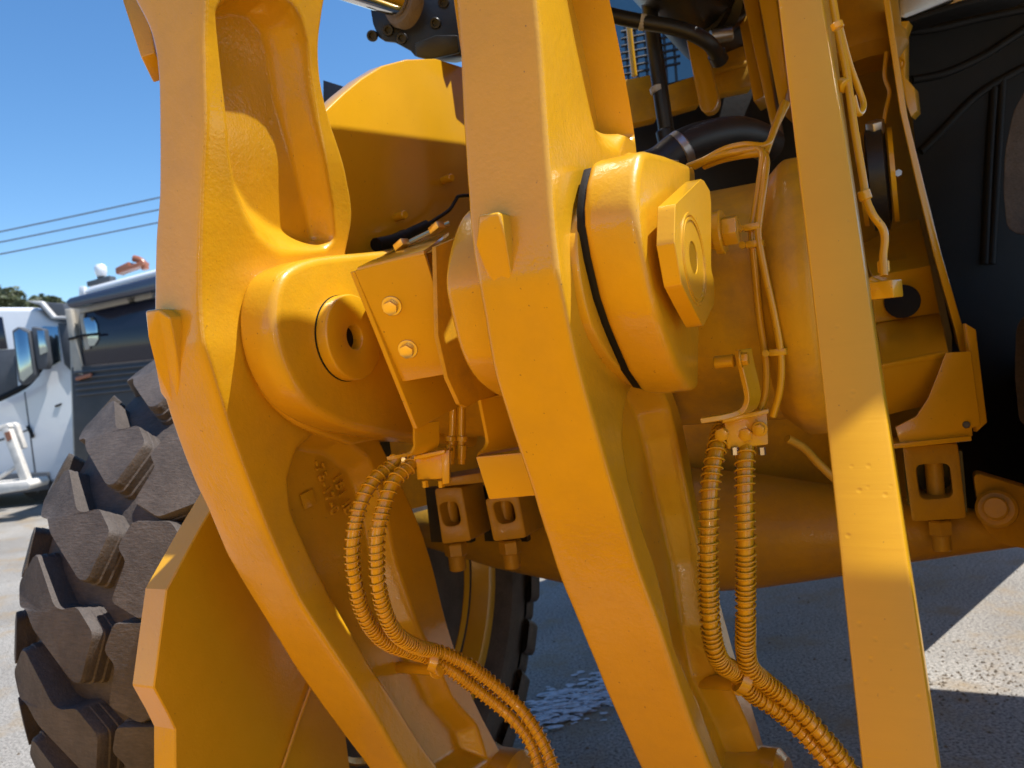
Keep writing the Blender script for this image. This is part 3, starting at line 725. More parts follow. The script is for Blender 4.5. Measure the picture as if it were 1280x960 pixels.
# left bracket
st_l = ribbon("pipe_bracket", [(516, 531, 1.40), (516, 548, 1.40), (516, 558, 1.40), (511, 565, 1.40), (500, 568, 1.39), (483, 571, 1.38)], (0.02, 0.05, 0.0), 0.006)
blk2 = slabp("manifold_block", [(519, 573, 1.44), (553, 567, 1.43), (554, 599, 1.43), (521, 600, 1.44)], 0.05, bev=.003)
slabp("mounting_lip", [(517, 570, 1.42), (556, 562, 1.41), (556, 567, 1.41), (517, 575, 1.42)], 0.06, parent=blk2)
slabp("mounting_tab", [(551, 565, 1.42), (562, 562, 1.42), (562, 604, 1.42), (553, 606, 1.42)], 0.02, parent=blk2)
for (x, y) in ((496, 578), (522, 576)):
    build(MB().hexa(at_y(x + 8, y - 3, 1.49), at_y(x, y + 3, 1.44) - at_y(x + 8, y - 3, 1.49), .015, .026), "hose_nut", M['brass'], blk2, bev=.001)
for x in (531, 551): build(MB().hexa(at_y(x, 601, 1.43), (0, 0, -1), .006, .012), "nut", M['smooth'], blk2)
# curved J strap between the levers
jst = ribbon("hose_guard", [(597, 500, 1.36), (601, 520, 1.36), (606, 545, 1.37), (606, 556, 1.37), (598, 566, 1.36), (595, 572, 1.35)], (0.10, 0.22, 0.0), 0.009)
slabp("guard_front", [(594, 571, 1.345), (690, 562, 1.30), (690, 618, 1.30), (611, 625, 1.35)], 0.008, parent=jst, bev=.003)
build(MB().prism([on_u(x, y, -.655) for x, y in ((545, 308), (583, 292), (604, 250), (650, 215), (700, 235), (700, 470), (640, 490), (600, 500), (584, 509), (575, 505), (560, 472), (548, 420))], (-.008, 0, 0)), "gusset", M['dusty'], L, bev=.001)  # plate added to block sun from the guard bracket's inside
slabp("web_plate", [(470, 440, 2.25), (1100, 400, 2.15), (1100, 620, 2.15), (560, 625, 2.25), (500, 640, 2.25)], .02, M['dusty'])
# rigid pipes below the bracket
for x0, x1 in ((567, 563), (578, 577)):
    pp = build(MB().tube(smooth_path([at_y(x0, 490, 1.50), at_y(x0 - 1, 530, 1.50), at_y(x1, 580, 1.50)], 5), .0075, 10), "grease_pipe", M['smooth'], L)
    build(MB().cyl(at_y(x1 + 1, 545, 1.498), at_y(x1 + 0.5, 552, 1.498), .011, 12), "pipe_nut", M['smooth'], pp)
    build(MB().cyl(at_y(x1 + .5, 556, 1.498), at_y(x1, 574, 1.498), .0095, 12), "pipe_ferrule", M['smooth'], pp)

# ---------------- axle and its mounts
AX_V, AX_Z = 2.05, 1.10
def zb(px, py): return on_v(px, py, AX_V - 0.12)
prof = []
for (x, y) in ((480, 680), (560, 702), (600, 714), (700, 735), (770, 744), (860, 746), (940, 741), (1050, 726), (1140, 709), (1280, 690), (1400, 680)):
    p = zb(x, y); prof.append((p[0], AX_Z - p[2] + 0.02))
print("axle profile", [(round(a, 2), round(b2, 2)) for a, b2 in prof])
u0 = prof[0][0]
axle = build(MB().lathe([(a - u0, b2) for a, b2 in prof], (u0, AX_V, AX_Z), (1, 0, 0), 64), "axle_housing", M['shaded_dirty'], L, ang=80,
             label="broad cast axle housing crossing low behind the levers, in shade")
def frame_block(outer, hole, Y, th, mat):
    """a cast mounting block with a rounded window showing its long bolt."""
    def rp(q, r_): return round_poly([at_y(x, y, Y) for x, y in q], r_, 4)
    o_ = rp(outer, .008); h_ = rp(hole, .016)
    b_ = MB().ring(o_, h_, (0, th, 0))
    ob = build(b_, "axle_mount", mat, L, bev=.002, seg=2, label=None)
    xs = [q[0] for q in hole]; ys = [q[1] for q in hole]; cx = sum(xs) / 4; top, bot = min(ys), max(ys)
    build(MB().cyl(at_y(cx - 2, top - 8, Y + .05), at_y(cx + 3, bot + 8, Y + .05), 0.019 * Y / 1.75, 18), "stud", mat, ob)
    bx = at_y(cx + 6, max(q[1] for q in outer) - 3, Y + .05)
    build(MB().cyl(bx, bx + np.array([0, 0, -.035]), .026 * Y / 1.75, 6).cyl(bx + np.array([0, 0, -.03]), bx + np.array([0, 0, -.07]), .02 * Y / 1.75, 16), "stud_nut", mat, ob)
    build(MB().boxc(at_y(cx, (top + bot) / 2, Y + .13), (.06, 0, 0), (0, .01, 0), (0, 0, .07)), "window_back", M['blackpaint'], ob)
    return ob
frame_block([(1128, 558), (1197, 554), (1208, 648), (1140, 652)], [(1144, 581), (1187, 579), (1192, 622), (1150, 625)], 1.68, .11, M['shaded_dirty'])
frame_block([(543, 611), (577, 609), (589, 676), (553, 680)], [(548, 629), (571, 626), (577, 656), (555, 659)], 1.86, .10, M['shaded_dirty'])
frame_block([(606, 624), (648, 618), (658, 672), (617, 677)], [(615, 628), (640, 626), (646, 652), (623, 656)], 1.84, .10, M['shaded_dirty'])
slabp("mount_pad", [(545, 600, 1.80), (604, 590, 1.80), (606, 603, 1.80), (556, 608, 1.80)], 0.12, M['shaded_dirty'], bev=.002)
# web and big bolt on the axle end at the right
wb = build(MB().prism(round_poly([at_y(x, y, 1.72) for x, y in ((1216, 590), (1290, 612), (1300, 690), (1250, 680), (1226, 655), (1222, 630))], .02), (0, .05, 0)), "axle_web", M['shaded_dirty'], L, bev=.008, seg=3)
build(MB().cyl(at_y(1247, 637, 1.715), at_y(1245, 636, 1.68), .040, 28).cyl(at_y(1245, 636, 1.685), at_y(1244, 635, 1.655), .024, 24), "web_bolt", M['shaded_dirty'], wb)

# ---------------- front wheel with lugged tyre (left)
LUG_PHASE = 0.05
WU, WV, WZ, WR, WW = -1.705, 1.97, 0.92, 0.90, 0.60
def wheel(center, label, nl=26):
    wc = np.asarray(center, float)
    w = empty("wheel", wc, L, label=label)
    h = WW / 2
    K = WR / .92
    sec = [(-h * .62, .58), (-h * .80, .60), (-h * .98, .665), (-h * 1.0, .70), (-h * .95, .80), (-h * .86, .845), (-h * .5, .868), (0, .875), (h * .5, .868), (h * .86, .845), (h * .95, .80), (h * 1.0, .70), (h * .98, .665), (h * .80, .60), (h * .62, .58)]
    sec = [(x_, r_ * K) for x_, r_ in sec]
    ty = build(MB().lathe(sec, wc, (1, 0, 0), 96), "tyre", M['tyre'], w, ang=30)
    rim = build(MB().lathe([(-.28, .20), (-.26, .52), (-.22, .55), (h - .17, .55), (h - .10, .565), (h - .07, .60), (h - .055, .605), (h - .05, .595), (h - .055, .555), (h - .12, .525), (h - .12, .50), (h - .10, .49), (h - .11, .475), (.02, .45), (-.02, .30), (-.02, .0)], wc, (1, 0, 0), 72), "rim", M['plate'], w, ang=40)
    build(MB().lathe([(-.02, .20), (.12, .18), (.20, .10), (.20, 0)], wc, (1, 0, 0), 32), "hub", M['shaded_dirty'], w)
    lug = [(-.11, .130), (-.183, .064), (-.146, .012), (-.10, .009), (-.063, -.026), (.095, -.130), (.122, -.130), (.162, -.026), (.10, .026), (.051, .016), (.022, .022), (-.088, .128)]
    lug = [(x_ * 1.06 - .092, y_ * 1.08) for x_, y_ in lug]
    lug2 = round_poly([(-.285, .06, 0), (-.235, .115, 0), (-.13, .11, 0), (-.105, .05, 0), (-.14, .02, 0), (-.115, -.07, 0), (-.20, -.105, 0), (-.285, -.06, 0)], .012, 2)
    lug = round_poly([(x_, y_, 0) for x_, y_ in lug], .016, 3)
    shoulder = round_poly([(-.316, -.125, 0), (-.316, -.02, 0), (-.300, .0, 0), (-.276, -.02, 0), (-.274, -.125, 0), (-.298, -.14, 0)], .008, 2)
    def surf(x, s, rr_, a0, mir):
        a = a0 + s / WR
        r_ = rr_ * K - 0.050 * (abs(x) / h) ** 3.0
        X = -x if mir else x
        return np.array([X, -math.cos(a) * r_, math.sin(a) * r_])
    def lug_mesh(poly, mir, top):
        vs = []; fs = []; n = len(poly)
        cx = sum(p[0] for p in poly) / n; cs = sum(p[1] for p in poly) / n
        layers = [(.845, 1.10), (.885, 1.06), (.887, 1.03), (.905, 1.025), (.907, 1.0), (top - .006, .985), (top, .955)]
        for rr_, sc in layers:
            for p in poly: vs.append(surf(cx + (p[0] - cx) * (1 + (sc - 1) * .9), cs + (p[1] - cs) * sc, rr_, 0, mir))
        m_ = len(layers)
        for i in range(m_ - 1):
            for k in range(n): fs.append((i * n + k, i * n + (k + 1) % n, (i + 1) * n + (k + 1) % n, (i + 1) * n + k))
        # top: fan with an extra centre ring so that it follows the crown
        c0 = len(vs)
        vs.append(surf(cx, cs, top, 0, mir))
        for k in range(n): fs.append(((m_ - 1) * n + k, (m_ - 1) * n + (k + 1) % n, c0))
        return MB().add(vs, fs)
    protos = []
    for nm, mir, poly, top in (("tread_lug", False, lug, .930), ("tread_lug", True, lug2, .930), ("shoulder_lug", False, shoulder, .925), ("shoulder_lug", True, shoulder, .925)):
        b_ = lug_mesh(poly, mir, top)
        me = bpy.data.meshes.new(nm); me.from_pydata(b_.v, [], b_.f)
        bm = bmesh.new(); bm.from_mesh(me); bmesh.ops.recalc_face_normals(bm, faces=bm.faces); bm.to_mesh(me); bm.free()
        tri_smooth(me, 32); me.materials.append(M['tyre']); protos.append((nm, me, mir))
    for nm, me, mir in protos:
        for k in range(nl):
            o = bpy.data.objects.new(nm, me); scene.collection.objects.link(o); o.parent = w
            o.rotation_euler = (2 * math.pi * (k + (0.5 if mir else 0.0) + LUG_PHASE) / nl, 0, 0)
    return w
wheel((WU, WV, WZ), "front wheel on the left with dusty brown lugged tyre")
wheel((WU + 2.30, WV, WZ), "front wheel on the right, only the edge of its tyre showing")

# ---------------- frame plates between the levers (far)
pa = [(380, 165), (412, 133), (430, 116), (452, 98), (478, 82), (508, 74), (545, 73), (580, 84), (640, 110), (640, 345), (380, 345)]
tower = plate_u("frame_tower", pa, -1.03, 0.04, M['smooth'], bev=.004, label="sunlit rounded frame plate seen between the two levers")
for (x, y) in ((553, 226), (494, 272)):
    p = on_u(x, y, -1.03)
    build(MB().cyl(p, p + np.array([.035, -.01, 0.0]), .010, 14), "cable_peg", M['smooth'], tower)
hp = smooth_path([on_u(x, y, -.99) for x, y in ((470, 306), (495, 300), (515, 290), (530, 283), (548, 272), (562, 262), (570, 250), (575, 245), (600, 244))], 6)
build(MB().tube(hp, [0.015 if i < 10 else (0.012 if i < 20 else 0.0045) for i in range(len(hp))], 10), "wiring_harness", M['blackplastic'], L)
for (x, y) in ((502, 306), (546, 285)):
    p = at_y(x, y, 1.42)
    build(MB().boxc(p, (.012, -.004, .004), (.003, .008, 0), (-.002, 0, .006)), "clip", M['brass'], tower, bev=.001)
build(MB().tube([at_y(512, 303, 1.44), at_y(540, 289, 1.44), at_y(562, 279, 1.44)], .005, 8), "harness_strip", M['brass'], tower)

# ---------------- tilt cylinder end with its bolts, top
cyl_c = at_y(528, 14, 2.147)
axd = unit(at_y(430, -22, 1.963) - cyl_c)
xq, yq, _ = basis(axd)
hd = [(462, 12), (459, 5), (470, -30), (540, -60), (600, -40), (600, 60), (575, 68), (556, 70), (534, 75), (518, 71), (512, 64), (492, 53), (480, 52), (472, 47), (465, 30)]
head = build(MB().prism([at_y(x, y, 2.087) for x, y in hd], (0.02, .12, 0.02)), "cylinder_head", M['blackpaint'], L, bev=.006, seg=2, label="black hydraulic cylinder gland with socket bolts")
slabp("gland_block", [(518, 54, 2.062), (545, 44, 2.049), (572, 44, 2.049), (574, 66, 2.062), (536, 75, 2.074), (520, 71, 2.074)], .10, M['blackpaint'], head, bev=.004)
for (x, y) in ((486, 38), (503, 48), (545, 29), (555, 3), (466, 45)):
    p = at_y(x, y, 2.087)
    build(MB().lathe([(0, .0145), (.010, .0145), (.012, .013), (.012, .0085), (.004, .008), (.004, 0)], p, at_y(x - 12, y - 3, 1.988) - p, 20), "socket_bolt", M['blackpaint'], head)
p0 = at_y(520, 14, 2.111)
build(MB().cyl(at_y(498, -2, 2.037), at_y(420, -28, 1.902), .046, 32), "cylinder_rod", M['chrome'], head)
build(MB().lathe([(-.02, .068), (0, .068), (.012, .060), (.012, .046)], at_y(502, 0, 2.044), at_y(420, -28, 1.902) - at_y(498, -2, 2.037), 32), "wiper_seal", M['bark'], head)
build(MB().lathe([(0, .05), (.10, .055), (.12, .15), (1.3, .15), (1.35, .10)], (-.47, 1.36, 2.60), (0, 1, .02), 32), "tilt_cylinder", M['blackpaint'], L)
# top left: end of the steering of the left lever (cylinder lug block)
slabp("lever_end_block", [(150, -40, 1.45), (175, -40, 1.45), (194, 66, 1.40), (176, 72, 1.40), (153, 0, 1.42)], .07, M['cast'], bev=.004)
# black cover seen beyond the left lever
slabp("cover_plate", [(404, 100, 2.6), (436, 110, 2.6), (413, 135, 2.6), (404, 140, 2.6)], .02, M['blackpaint'])

# ================================================================== right side of the front frame
def tubep(name, pts, r, mat, parent=L, seg=10, n=6, label=None, ends=None):
    o = build(MB().tube(smooth_path([at_y(*p) for p in pts], n), r, seg), name, mat, parent, ang=80, label=label); return o
# yellow hoses lying over the cross tube and hanging down its front
tubep("hose", [(860, 208, 1.36), (880, 200, 1.33), (905, 187, 1.31), (930, 181, 1.30), (958, 181, 1.30), (968, 160, 1.33), (980, 128, 1.38)], .0058, M['smooth'])
tubep("hose", [(868, 208, 1.35), (890, 198, 1.32), (915, 191, 1.30), (945, 187, 1.29), (953, 195, 1.265), (949, 230, 1.245), (944, 262, 1.24), (940, 292, 1.24), (944, 340, 1.245), (950, 400, 1.25), (957, 450, 1.255), (957, 490, 1.26), (950, 515, 1.265)], .0058, M['smooth'])
tubep("hose", [(880, 208, 1.35), (905, 199, 1.32), (940, 193, 1.29), (957, 196, 1.265), (955, 230, 1.235), (949, 275, 1.225), (948, 297, 1.222), (957, 345, 1.222), (968, 395, 1.222), (976, 445, 1.225), (975, 485, 1.23), (966, 520, 1.25)], .0058, M['smooth'])
tubep("hose", [(957, 192, 1.29), (970, 158, 1.34), (984, 130, 1.38)], .0058, M['smooth'])
for (x, y) in ((941, 284), (944, 305), (973, 440)):
    c0 = at_y(x, y, 1.232)
    o = build(MB().boxc(c0, (.013, 0, 0), (0, .012, 0), (0, 0, .0055)), "hose_clip", M['smooth'], L, bev=.002)
    build(MB().hexa(c0 + np.array([-.017, -.004, 0]), (0, -1, 0), .006, .012), "clip_bolt", M['smooth'], o)
tubep("wiring_tube", [(984, 548, 1.30), (1005, 560, 1.31), (1022, 578, 1.32), (1045, 600, 1.32), (1075, 625, 1.33)], .007, M['shaded_dirty'])

# slim side plate of the frame, its front edge running down to the right
sp_ = MB()
edge = [(1100, -30, 1.72), (1104, 0, 1.72), (1125, 140, 1.72), (1148, 240, 1.73), (1167, 318, 1.74), (1194, 412, 1.75), (1200, 440, 1.75), (1209, 438, 1.75), (1203, 408, 1.75), (1177, 318, 1.74), (1157, 238, 1.73), (1133, 140, 1.72), (1112, 0, 1.72), (1108, -30, 1.72)]
side = build(sp_.prism([at_y(*p) for p in edge], (0.02, .65, 0)), "side_plate", M['plate'], L, bev=.002, seg=1, label="slim frame side plate running down to the right beside black liner")
slabp("frame_wall", [(1020, -60, 2.35), (1112, -60, 2.35), (1215, 470, 2.35), (1225, 640, 2.35), (1050, 640, 2.35)], .03, M['shaded_dirty'])
# folded sheet with a hole below the hose
rows_ = [((1076, 305, 2.30), (1149, 272, 2.30)), ((1090, 345, 1.90), (1163, 332, 1.90)), ((1094, 404, 1.92), (1175, 391, 1.92)), ((1103, 456, 1.70), (1186, 440, 1.70)), ((1106, 520, 1.76), (1190, 500, 1.76))]
for i in range(len(rows_) - 1):
    a, b2 = rows_[i]; c, d = rows_[i + 1]
    slabp("step_panel", [a, b2, d, c], .012, M['smooth'], side, bev=.003)
hc = at_y(1128, 377, 1.885)
build(MB().lathe([(0, .038), (.002, .040), (.004, .040), (.006, .030), (.006, 0)], hc, at_y(1124, 370, 1.80) - hc, 28), "drain_hole", M['blackplastic'], side)
# gusset plate above the axle mount
gp = [(1182, 441), (1214, 439), (1226, 532), (1215, 535), (1216, 545), (1206, 548), (1125, 555), (1119, 534), (1145, 521), (1160, 498), (1172, 468)]
gus = build(MB().prism([at_y(x, y, 1.66) for x, y in gp], (0, .016, 0)), "gusset_plate", M['plate'], L, bev=.002, label="curved gusset plate above the axle mount block")
slabp("gusset_edge", [(1207, 404, 1.69), (1220, 412, 1.69), (1234, 528, 1.69), (1221, 540, 1.69), (1212, 440, 1.69)], .014, M['plate'], gus)
slabp("gusset_flange", [(1108, 556, 1.645), (1214, 545, 1.645), (1215, 551, 1.645), (1108, 562, 1.645)], .12, M['plate'], gus)
build(MB().cyl(at_y(1208, 531, 1.655), at_y(1208, 531, 1.67), .0075, 16), "slot_hole", M['blackpaint'], gus)
# grease pipe clipped along the right lift arm
pg = tubep("grease_pipe", [(1038, -20, 1.14), (1046, 30, 1.13), (1058, 90, 1.115), (1068, 160, 1.10), (1079, 225, 1.085), (1083, 250, 1.08), (1092, 270, 1.075), (1103, 285, 1.075), (1106, 300, 1.075), (1104, 322, 1.075), (1105, 345, 1.07)], .0055, M['smooth'])
for (x0, y0, x1, y1, r_) in ((1079, 238, 1083, 250, .0085), (1045, 28, 1048, 36, .0085), (1104, 326, 1105, 341, .0080)):
    build(MB().cyl(at_y(x0, y0, 1.08), at_y(x1, y1, 1.08), r_, 14), "pipe_ferrule", M['smooth'], pg)
build(MB().boxc(at_y(1108, 362, 1.075), (.0145, -.004, 0), (.006, .013, 0), (0, 0, .012)), "pipe_elbow", M['smooth'], pg, bev=.002)
build(MB().cyl(at_y(1086, 352, 1.09), at_y(1100, 358, 1.08), .008, 12), "pipe_stub", M['smooth'], pg)
build(MB().cyl(at_y(1050, 105, 1.12), at_y(1058, 108, 1.11), .010, 12), "pipe_clip", M['smooth'], pg)
tubep("grease_hose", [(1050, 35, 1.14), (1062, 80, 1.16), (1073, 110, 1.17), (1079, 128, 1.17), (1078, 138, 1.16), (1072, 141, 1.15), (1066, 120, 1.14)], .0048, M['smooth'])
tubep("grease_hose", [(1108, 65, 1.85), (1106, 95, 1.85), (1112, 115, 1.85), (1108, 135, 1.85), (1105, 155, 1.85)], .005, M['smooth'])
# cylinder foot and its black roller between two washers
build(MB().lathe([(-.55, .085), (-.07, .085), (-.055, .095), (-.03, .095), (0, .07), (0, 0)], at_y(1086, 82, 2.0), at_y(1090, 110, 2.0) - at_y(1083, 60, 2.0), 40), "lift_cylinder", M['shaded_dirty'], L, label="lift cylinder barrel beyond the right lift arm")
rc = at_y(1098, 222, 1.86)
rol = build(MB().lathe([(-.022, .10), (-.016, .125), (.016, .125), (.022, .10)], rc, (1, 0, 0), 36), "pin_joint", M['blackpaint'], L, label="black pin joint with a blue grey bolt between two washers")
for s_ in (-1, 1):
    build(MB().lathe([(0, .11), (.010, .11)], rc + np.array([s_ * .032 - .005, 0, 0]), (1, 0, 0), 32), "side_washer", M['smooth'], rol)
build(MB().hexa(at_y(1095, 168, 1.80), (0, -.4, .8), .021, .03), "bolt_head", M['steel'], rol, bev=.002)
build(MB().hexa(at_y(1123, 217, 1.76), (0, -1, 0), .008, .01), "bolt", M['steel'], side)

# black wheel arch liner with its yellow edge strip and grey top
ln = [(1129, 28), (1290, -2), (1320, -2), (1330, 640), (1190, 640), (1190, 420), (1150, 240), (1140, 140)]
lin = build(MB().prism([at_y(x, y, 2.25) for x, y in ln], (0.015, .03, 0)), "wheel_arch_liner", M['blackplastic'], L, label="black plastic wheel arch liner filling the upper right")
for pts in ([(1140, 100), (1180, 92), (1225, 72), (1260, 50), (1290, 30)], [(1150, 190), (1180, 160), (1220, 120), (1265, 92), (1300, 75)], [(1135, 40), (1170, 36), (1220, 24), (1290, 10)], [(1230, 330), (1236, 200), (1242, 110)], [(1238, 330), (1246, 200), (1252, 100)]):
    build(MB().tube(smooth_path([at_y(x, y, 2.25) for x, y in pts], 5), .012, 8), "liner_rib", M['blackplastic'], lin, ang=80)
for q_ in ([(1290, 96), (1266, 140), (1256, 190), (1254, 240), (1258, 282), (1268, 292), (1330, 300), (1330, 90)], [(1282, 392), (1270, 408), (1268, 470), (1274, 530), (1330, 545), (1330, 380)]):
    build(MB().prism(round_poly([at_y(x, y, 1.95) for x, y in q_], .02, 3), (.03, .10, 0)), "mud_flap", M['tyre'], lin, bev=.012, seg=3)
ys = [(1122, 27), (1136, 26), (1131, 40), (1131, 96), (1143, 110), (1146, 138), (1139, 146), (1133, 130), (1126, 96)]
yst = build(MB().prism([at_y(x, y, 2.10) for x, y in ys], (.01, .05, 0)), "edge_strip", M['smooth'], L, bev=.001)
bolt_on(1124, 81, 2.09, (-.3, -1, 0), .012, yst, mat=M['smooth'])
slabp("fender_top", [(1122, -40, 2.12), (1215, -50, 2.12), (1195, 0, 2.12), (1134, 23, 2.12), (1125, 22, 2.12)], .20, M['steel'], bev=.012)
slabp("fender_edge", [(1130, 24, 2.11), (1200, 1, 2.11), (1300, -28, 2.11), (1300, -14, 2.11), (1200, 8, 2.11), (1136, 28, 2.11)], .10, M['blackplastic'])

# ------------------------------------------------------------------ hydraulics seen over the cross tube
slabp("bulkhead", [(775, 120, 2.6), (1000, 60, 2.6), (1020, 260, 2.6), (760, 260, 2.6)], .03, M['blackpaint'])
slabp("crossmember", [(778, 100, 2.45), (813, 93, 2.45), (822, 147, 2.45), (785, 156, 2.45)], .06, M['dusty'], bev=.004)
cm = slabp("crossmember", [(835, 106, 2.45), (872, 93, 2.45), (876, 129, 2.45), (838, 140, 2.45)], .06, M['dusty'], bev=.004)
slabp("crossmember", [(885, 70, 2.45), (935, 55, 2.45), (942, 108, 2.45), (888, 119, 2.45)], .06, M['dusty'], bev=.004)
slabp("crossmember_rib", [(885, 88, 2.43), (935, 75, 2.43), (936, 80, 2.43), (886, 93, 2.43)], .03, M['dusty'], cm, bev=.002)
build(MB().prism(round_poly([at_y(x, y, 2.30) for x, y in ((852, 20), (872, 16), (898, 126), (892, 138), (880, 142), (874, 134))], .02, 4), (0, .05, 0)), "frame_post", M['plate'], L, bev=.004)
build(MB().prism([at_y(x, y, 2.25) for x, y in ((915, -20), (930, -20), (955, 120), (942, 127))], (0, .12, 0)), "frame_post", M['plate'], L, bev=.003)
build(MB().prism([at_y(x, y, 2.15) for x, y in ((924, -20), (944, -20), (975, 168), (966, 168))], (0, .10, 0)), "frame_post", M['smooth'], L, bev=.003)
build(MB().prism([at_y(x, y, 2.05) for x, y in ((945, -20), (968, -20), (985, 110), (975, 140), (960, 60))], (0.02, .25, 0)), "frame_post", M['plate'], L, bev=.003)
h1 = tubep("hydraulic_hose", [(740, 12, 2.0), (767, 20, 2.0), (800, 27, 2.0), (840, 34, 1.98), (868, 43, 1.97), (888, 56, 1.98), (898, 72, 2.02)], .019, M['rubberhose'], label="black hydraulic hose bending over the frame", seg=16)
build(MB().cyl(at_y(799, 27, 2.0), at_y(807, 28.5, 2.0), .0205, 20), "print_band", M['label'], h1)
build(MB().cyl(at_y(895, 66, 2.01), at_y(901, 78, 2.03), .023, 20), "hose_end", M['rubberhose'], h1)
h2 = tubep("hydraulic_hose", [(808, -30, 2.1), (813, 20, 2.1), (821, 80, 2.1), (828, 130, 2.1), (837, 190, 2.12)], .021, M['rubberhose'], seg=16)
build(MB().cyl(at_y(822, 108, 2.1), at_y(824, 116, 2.1), .0225, 20), "print_band", M['label'], h2)
build(MB().cyl(at_y(831, 162, 2.1), at_y(836, 185, 2.1), .025, 20), "hose_end", M['rubberhose'], h2)
h3 = tubep("hydraulic_hose", [(800, 215, 1.75), (825, 205, 1.75), (850, 186, 1.75), (880, 174, 1.76), (915, 168, 1.78), (940, 172, 1.80), (962, 182, 1.84)], .040, M['rubberhose'], seg=18)
build(MB().cyl(at_y(846, 190, 1.75), at_y(856, 183, 1.75), .042, 24), "hose_band", M['steel'], h3)
pu = build(MB().lathe([(-.10, .10), (-.02, .115), (.02, .115), (.03, .09), (.06, .085), (.06, 0)], at_y(884, 0, 2.25), (-.25, -.9, -.35), 40), "hydraulic_pump", M['blackpaint'], L, label="black round pump housing at the top")
build(MB().cyl(at_y(888, 46, 2.2), at_y(915, 42, 2.2), .020, 16), "pump_fitting", M['steel'], pu)
tubep("grease_pipe", [(786, 30, 2.6), (789, 60, 2.6), (793, 95, 2.6)], .010, M['smooth'])
tubep("hydraulic_pipe", [(803, -10, 2.3), (811, 8, 2.3), (817, 20, 2.3)], .006, M['steel'])
tubep("hydraulic_pipe", [(811, -10, 2.3), (818, 8, 2.3), (822, 20, 2.3)], .006, M['steel'])

# ------------------------------------------------------------------ rear of the machine, mostly hidden: it shades the yard
def mbox(name, lo, hi, mat, parent=L, bev=.02, label=None):
    lo, hi = np.array(lo, float), np.array(hi, float); c = (lo + hi) / 2; d = (hi - lo) / 2
    return build(MB().boxc(c, (d[0], 0, 0), (0, d[1], 0), (0, 0, d[2])), name, mat, parent, bev=bev, label=label)
RA = R(-20)
def rb(name, lo, hi, mat, parent=L, bev=.02, label=None):
    """box of the rear frame, turned about the articulation joint"""
    lo, hi = np.array(lo, float), np.array(hi, float); c = (lo + hi) / 2; d = (hi - lo) / 2
    ca, sa = math.cos(RA), math.sin(RA); piv = np.array([-.74, 3.2, 0]); q = c - piv
    c2 = piv + np.array([ca * q[0] - sa * q[1], sa * q[0] + ca * q[1], q[2]])
    return build(MB().boxc(c2, (d[0] * ca, d[0] * sa, 0), (-d[1] * sa, d[1] * ca, 0), (0, 0, d[2])), name, mat, parent, bev=bev, label=label)
rf = rb("rear_frame", (-1.30, 3.25, .68), (-.18, 6.9, 1.75), M['plate'])
cabp = rb("cab_base", (-1.45, 3.5, 1.75), (-.03, 5.1, 2.25), M['plate'], label="operator cab far behind the linkage, its blue glass showing")
rb("cab_glass", (-1.40, 3.55, 2.25), (-.08, 5.0, 3.45), M['blueglass'], cabp, .06)
rb("cab_roof", (-1.50, 3.4, 3.45), (.02, 5.15, 3.62), M['plate'], cabp, .05)
for u_ in (-1.42, -.06): rb("cab_post", (u_ - .04, 3.52, 2.25), (u_ + .04, 3.60, 3.45), M['greyplastic'], cabp, .01)
rb("side_platform", (-2.3, 4.2, 1.95), (.20, 7.4, 2.0), M['plate'], rf, .01)
for k in range(7):
    a = at_y(776, 40 + k * 9, 3.2); b2 = at_y(850, 25 + k * 9, 3.2)
    build(MB().tube([a, b2], .006, 6), "grille_bar", M['blackpaint'], cabp)
for k in range(6):
    a = at_y(780 + k * 12, 20, 3.21); b2 = at_y(786 + k * 12, 105, 3.21)
    build(MB().tube([a, b2], .006, 6), "grille_bar", M['blackpaint'], cabp)
rb("engine_hood", (-1.35, 5.1, 1.75), (-.13, 7.4, 2.75), M['plate'], L, .08)
# platform and panel added out of view to cast shadow edges; the bucket stands in front, behind the camera
build(MB().prism([(u_, v_, 2.55) for u_, v_ in ((-.30, 1.42), (.03, 1.33), (.16, 1.275), (.16, 1.09), (.36, 1.118), (.43, 1.143), (1.70, 1.143), (1.70, 4.18), (-.30, 4.18))], (0, 0, .05)), "shadow_platform", M['smooth'], L, bev=.005)  # added unseen plate, outline cut to shade the arm and tube
build(MB().prism([(u_, 1.01, z_) for u_, z_ in ((.10, 2.18), (1.1, 2.18), (1.1, 2.9), (.10, 2.9))], (0, .008, 0)), "front_panel", M['smooth'], L, bev=.001)  # added unseen plate that ends the sun patch on the right arm
mbox("front_frame", (-1.12, 2.25, 1.05), (-.35, 3.15, 1.95), M['plate'], L, .02)
build(MB().prism([(-.75, v_, z_) for v_, z_ in ((1.42, 1.95), (1.36, 2.75), (1.47, 2.77), (1.98, 2.838), (2.12, 2.85), (2.12, 1.95))], (.03, 0, 0)), "shadow_bracket", M['plate'], L, bev=.003)  # plate added behind the centre lever to shade the lower frame tower
bpf = smooth_path([np.array([v_, 0, z_]) for v_, z_ in ((-.92, 1.905), (-.70, 1.66), (-.32, 1.20), (.06, .76), (.36, .42), (.38, .18), (.15, .06), (-.6, .03), (-1.4, .03))], 4)
P = [(-2.40, p[0], p[2]) for p in bpf] + [(-2.40, p[0] - .02, p[2] + .02) for p in reversed(bpf)]
P[len(bpf):] = [(-2.40, p[0] - .035, p[2] - (.03 if p[2] > .3 else -.03)) for p in reversed(bpf)]
bk = build(MB().prism(P, (3.3, 0, 0)), "bucket", M['bucket'], L, ang=50, label="unseen loader bucket in front of the linkage, tilted and brightened for bounce light")
for u_ in (-2.44, .90):
    build(MB().prism([(u_, p[0], p[2]) for p in bpf], (.04, 0, 0)), "bucket_side", M['smooth'], bk)

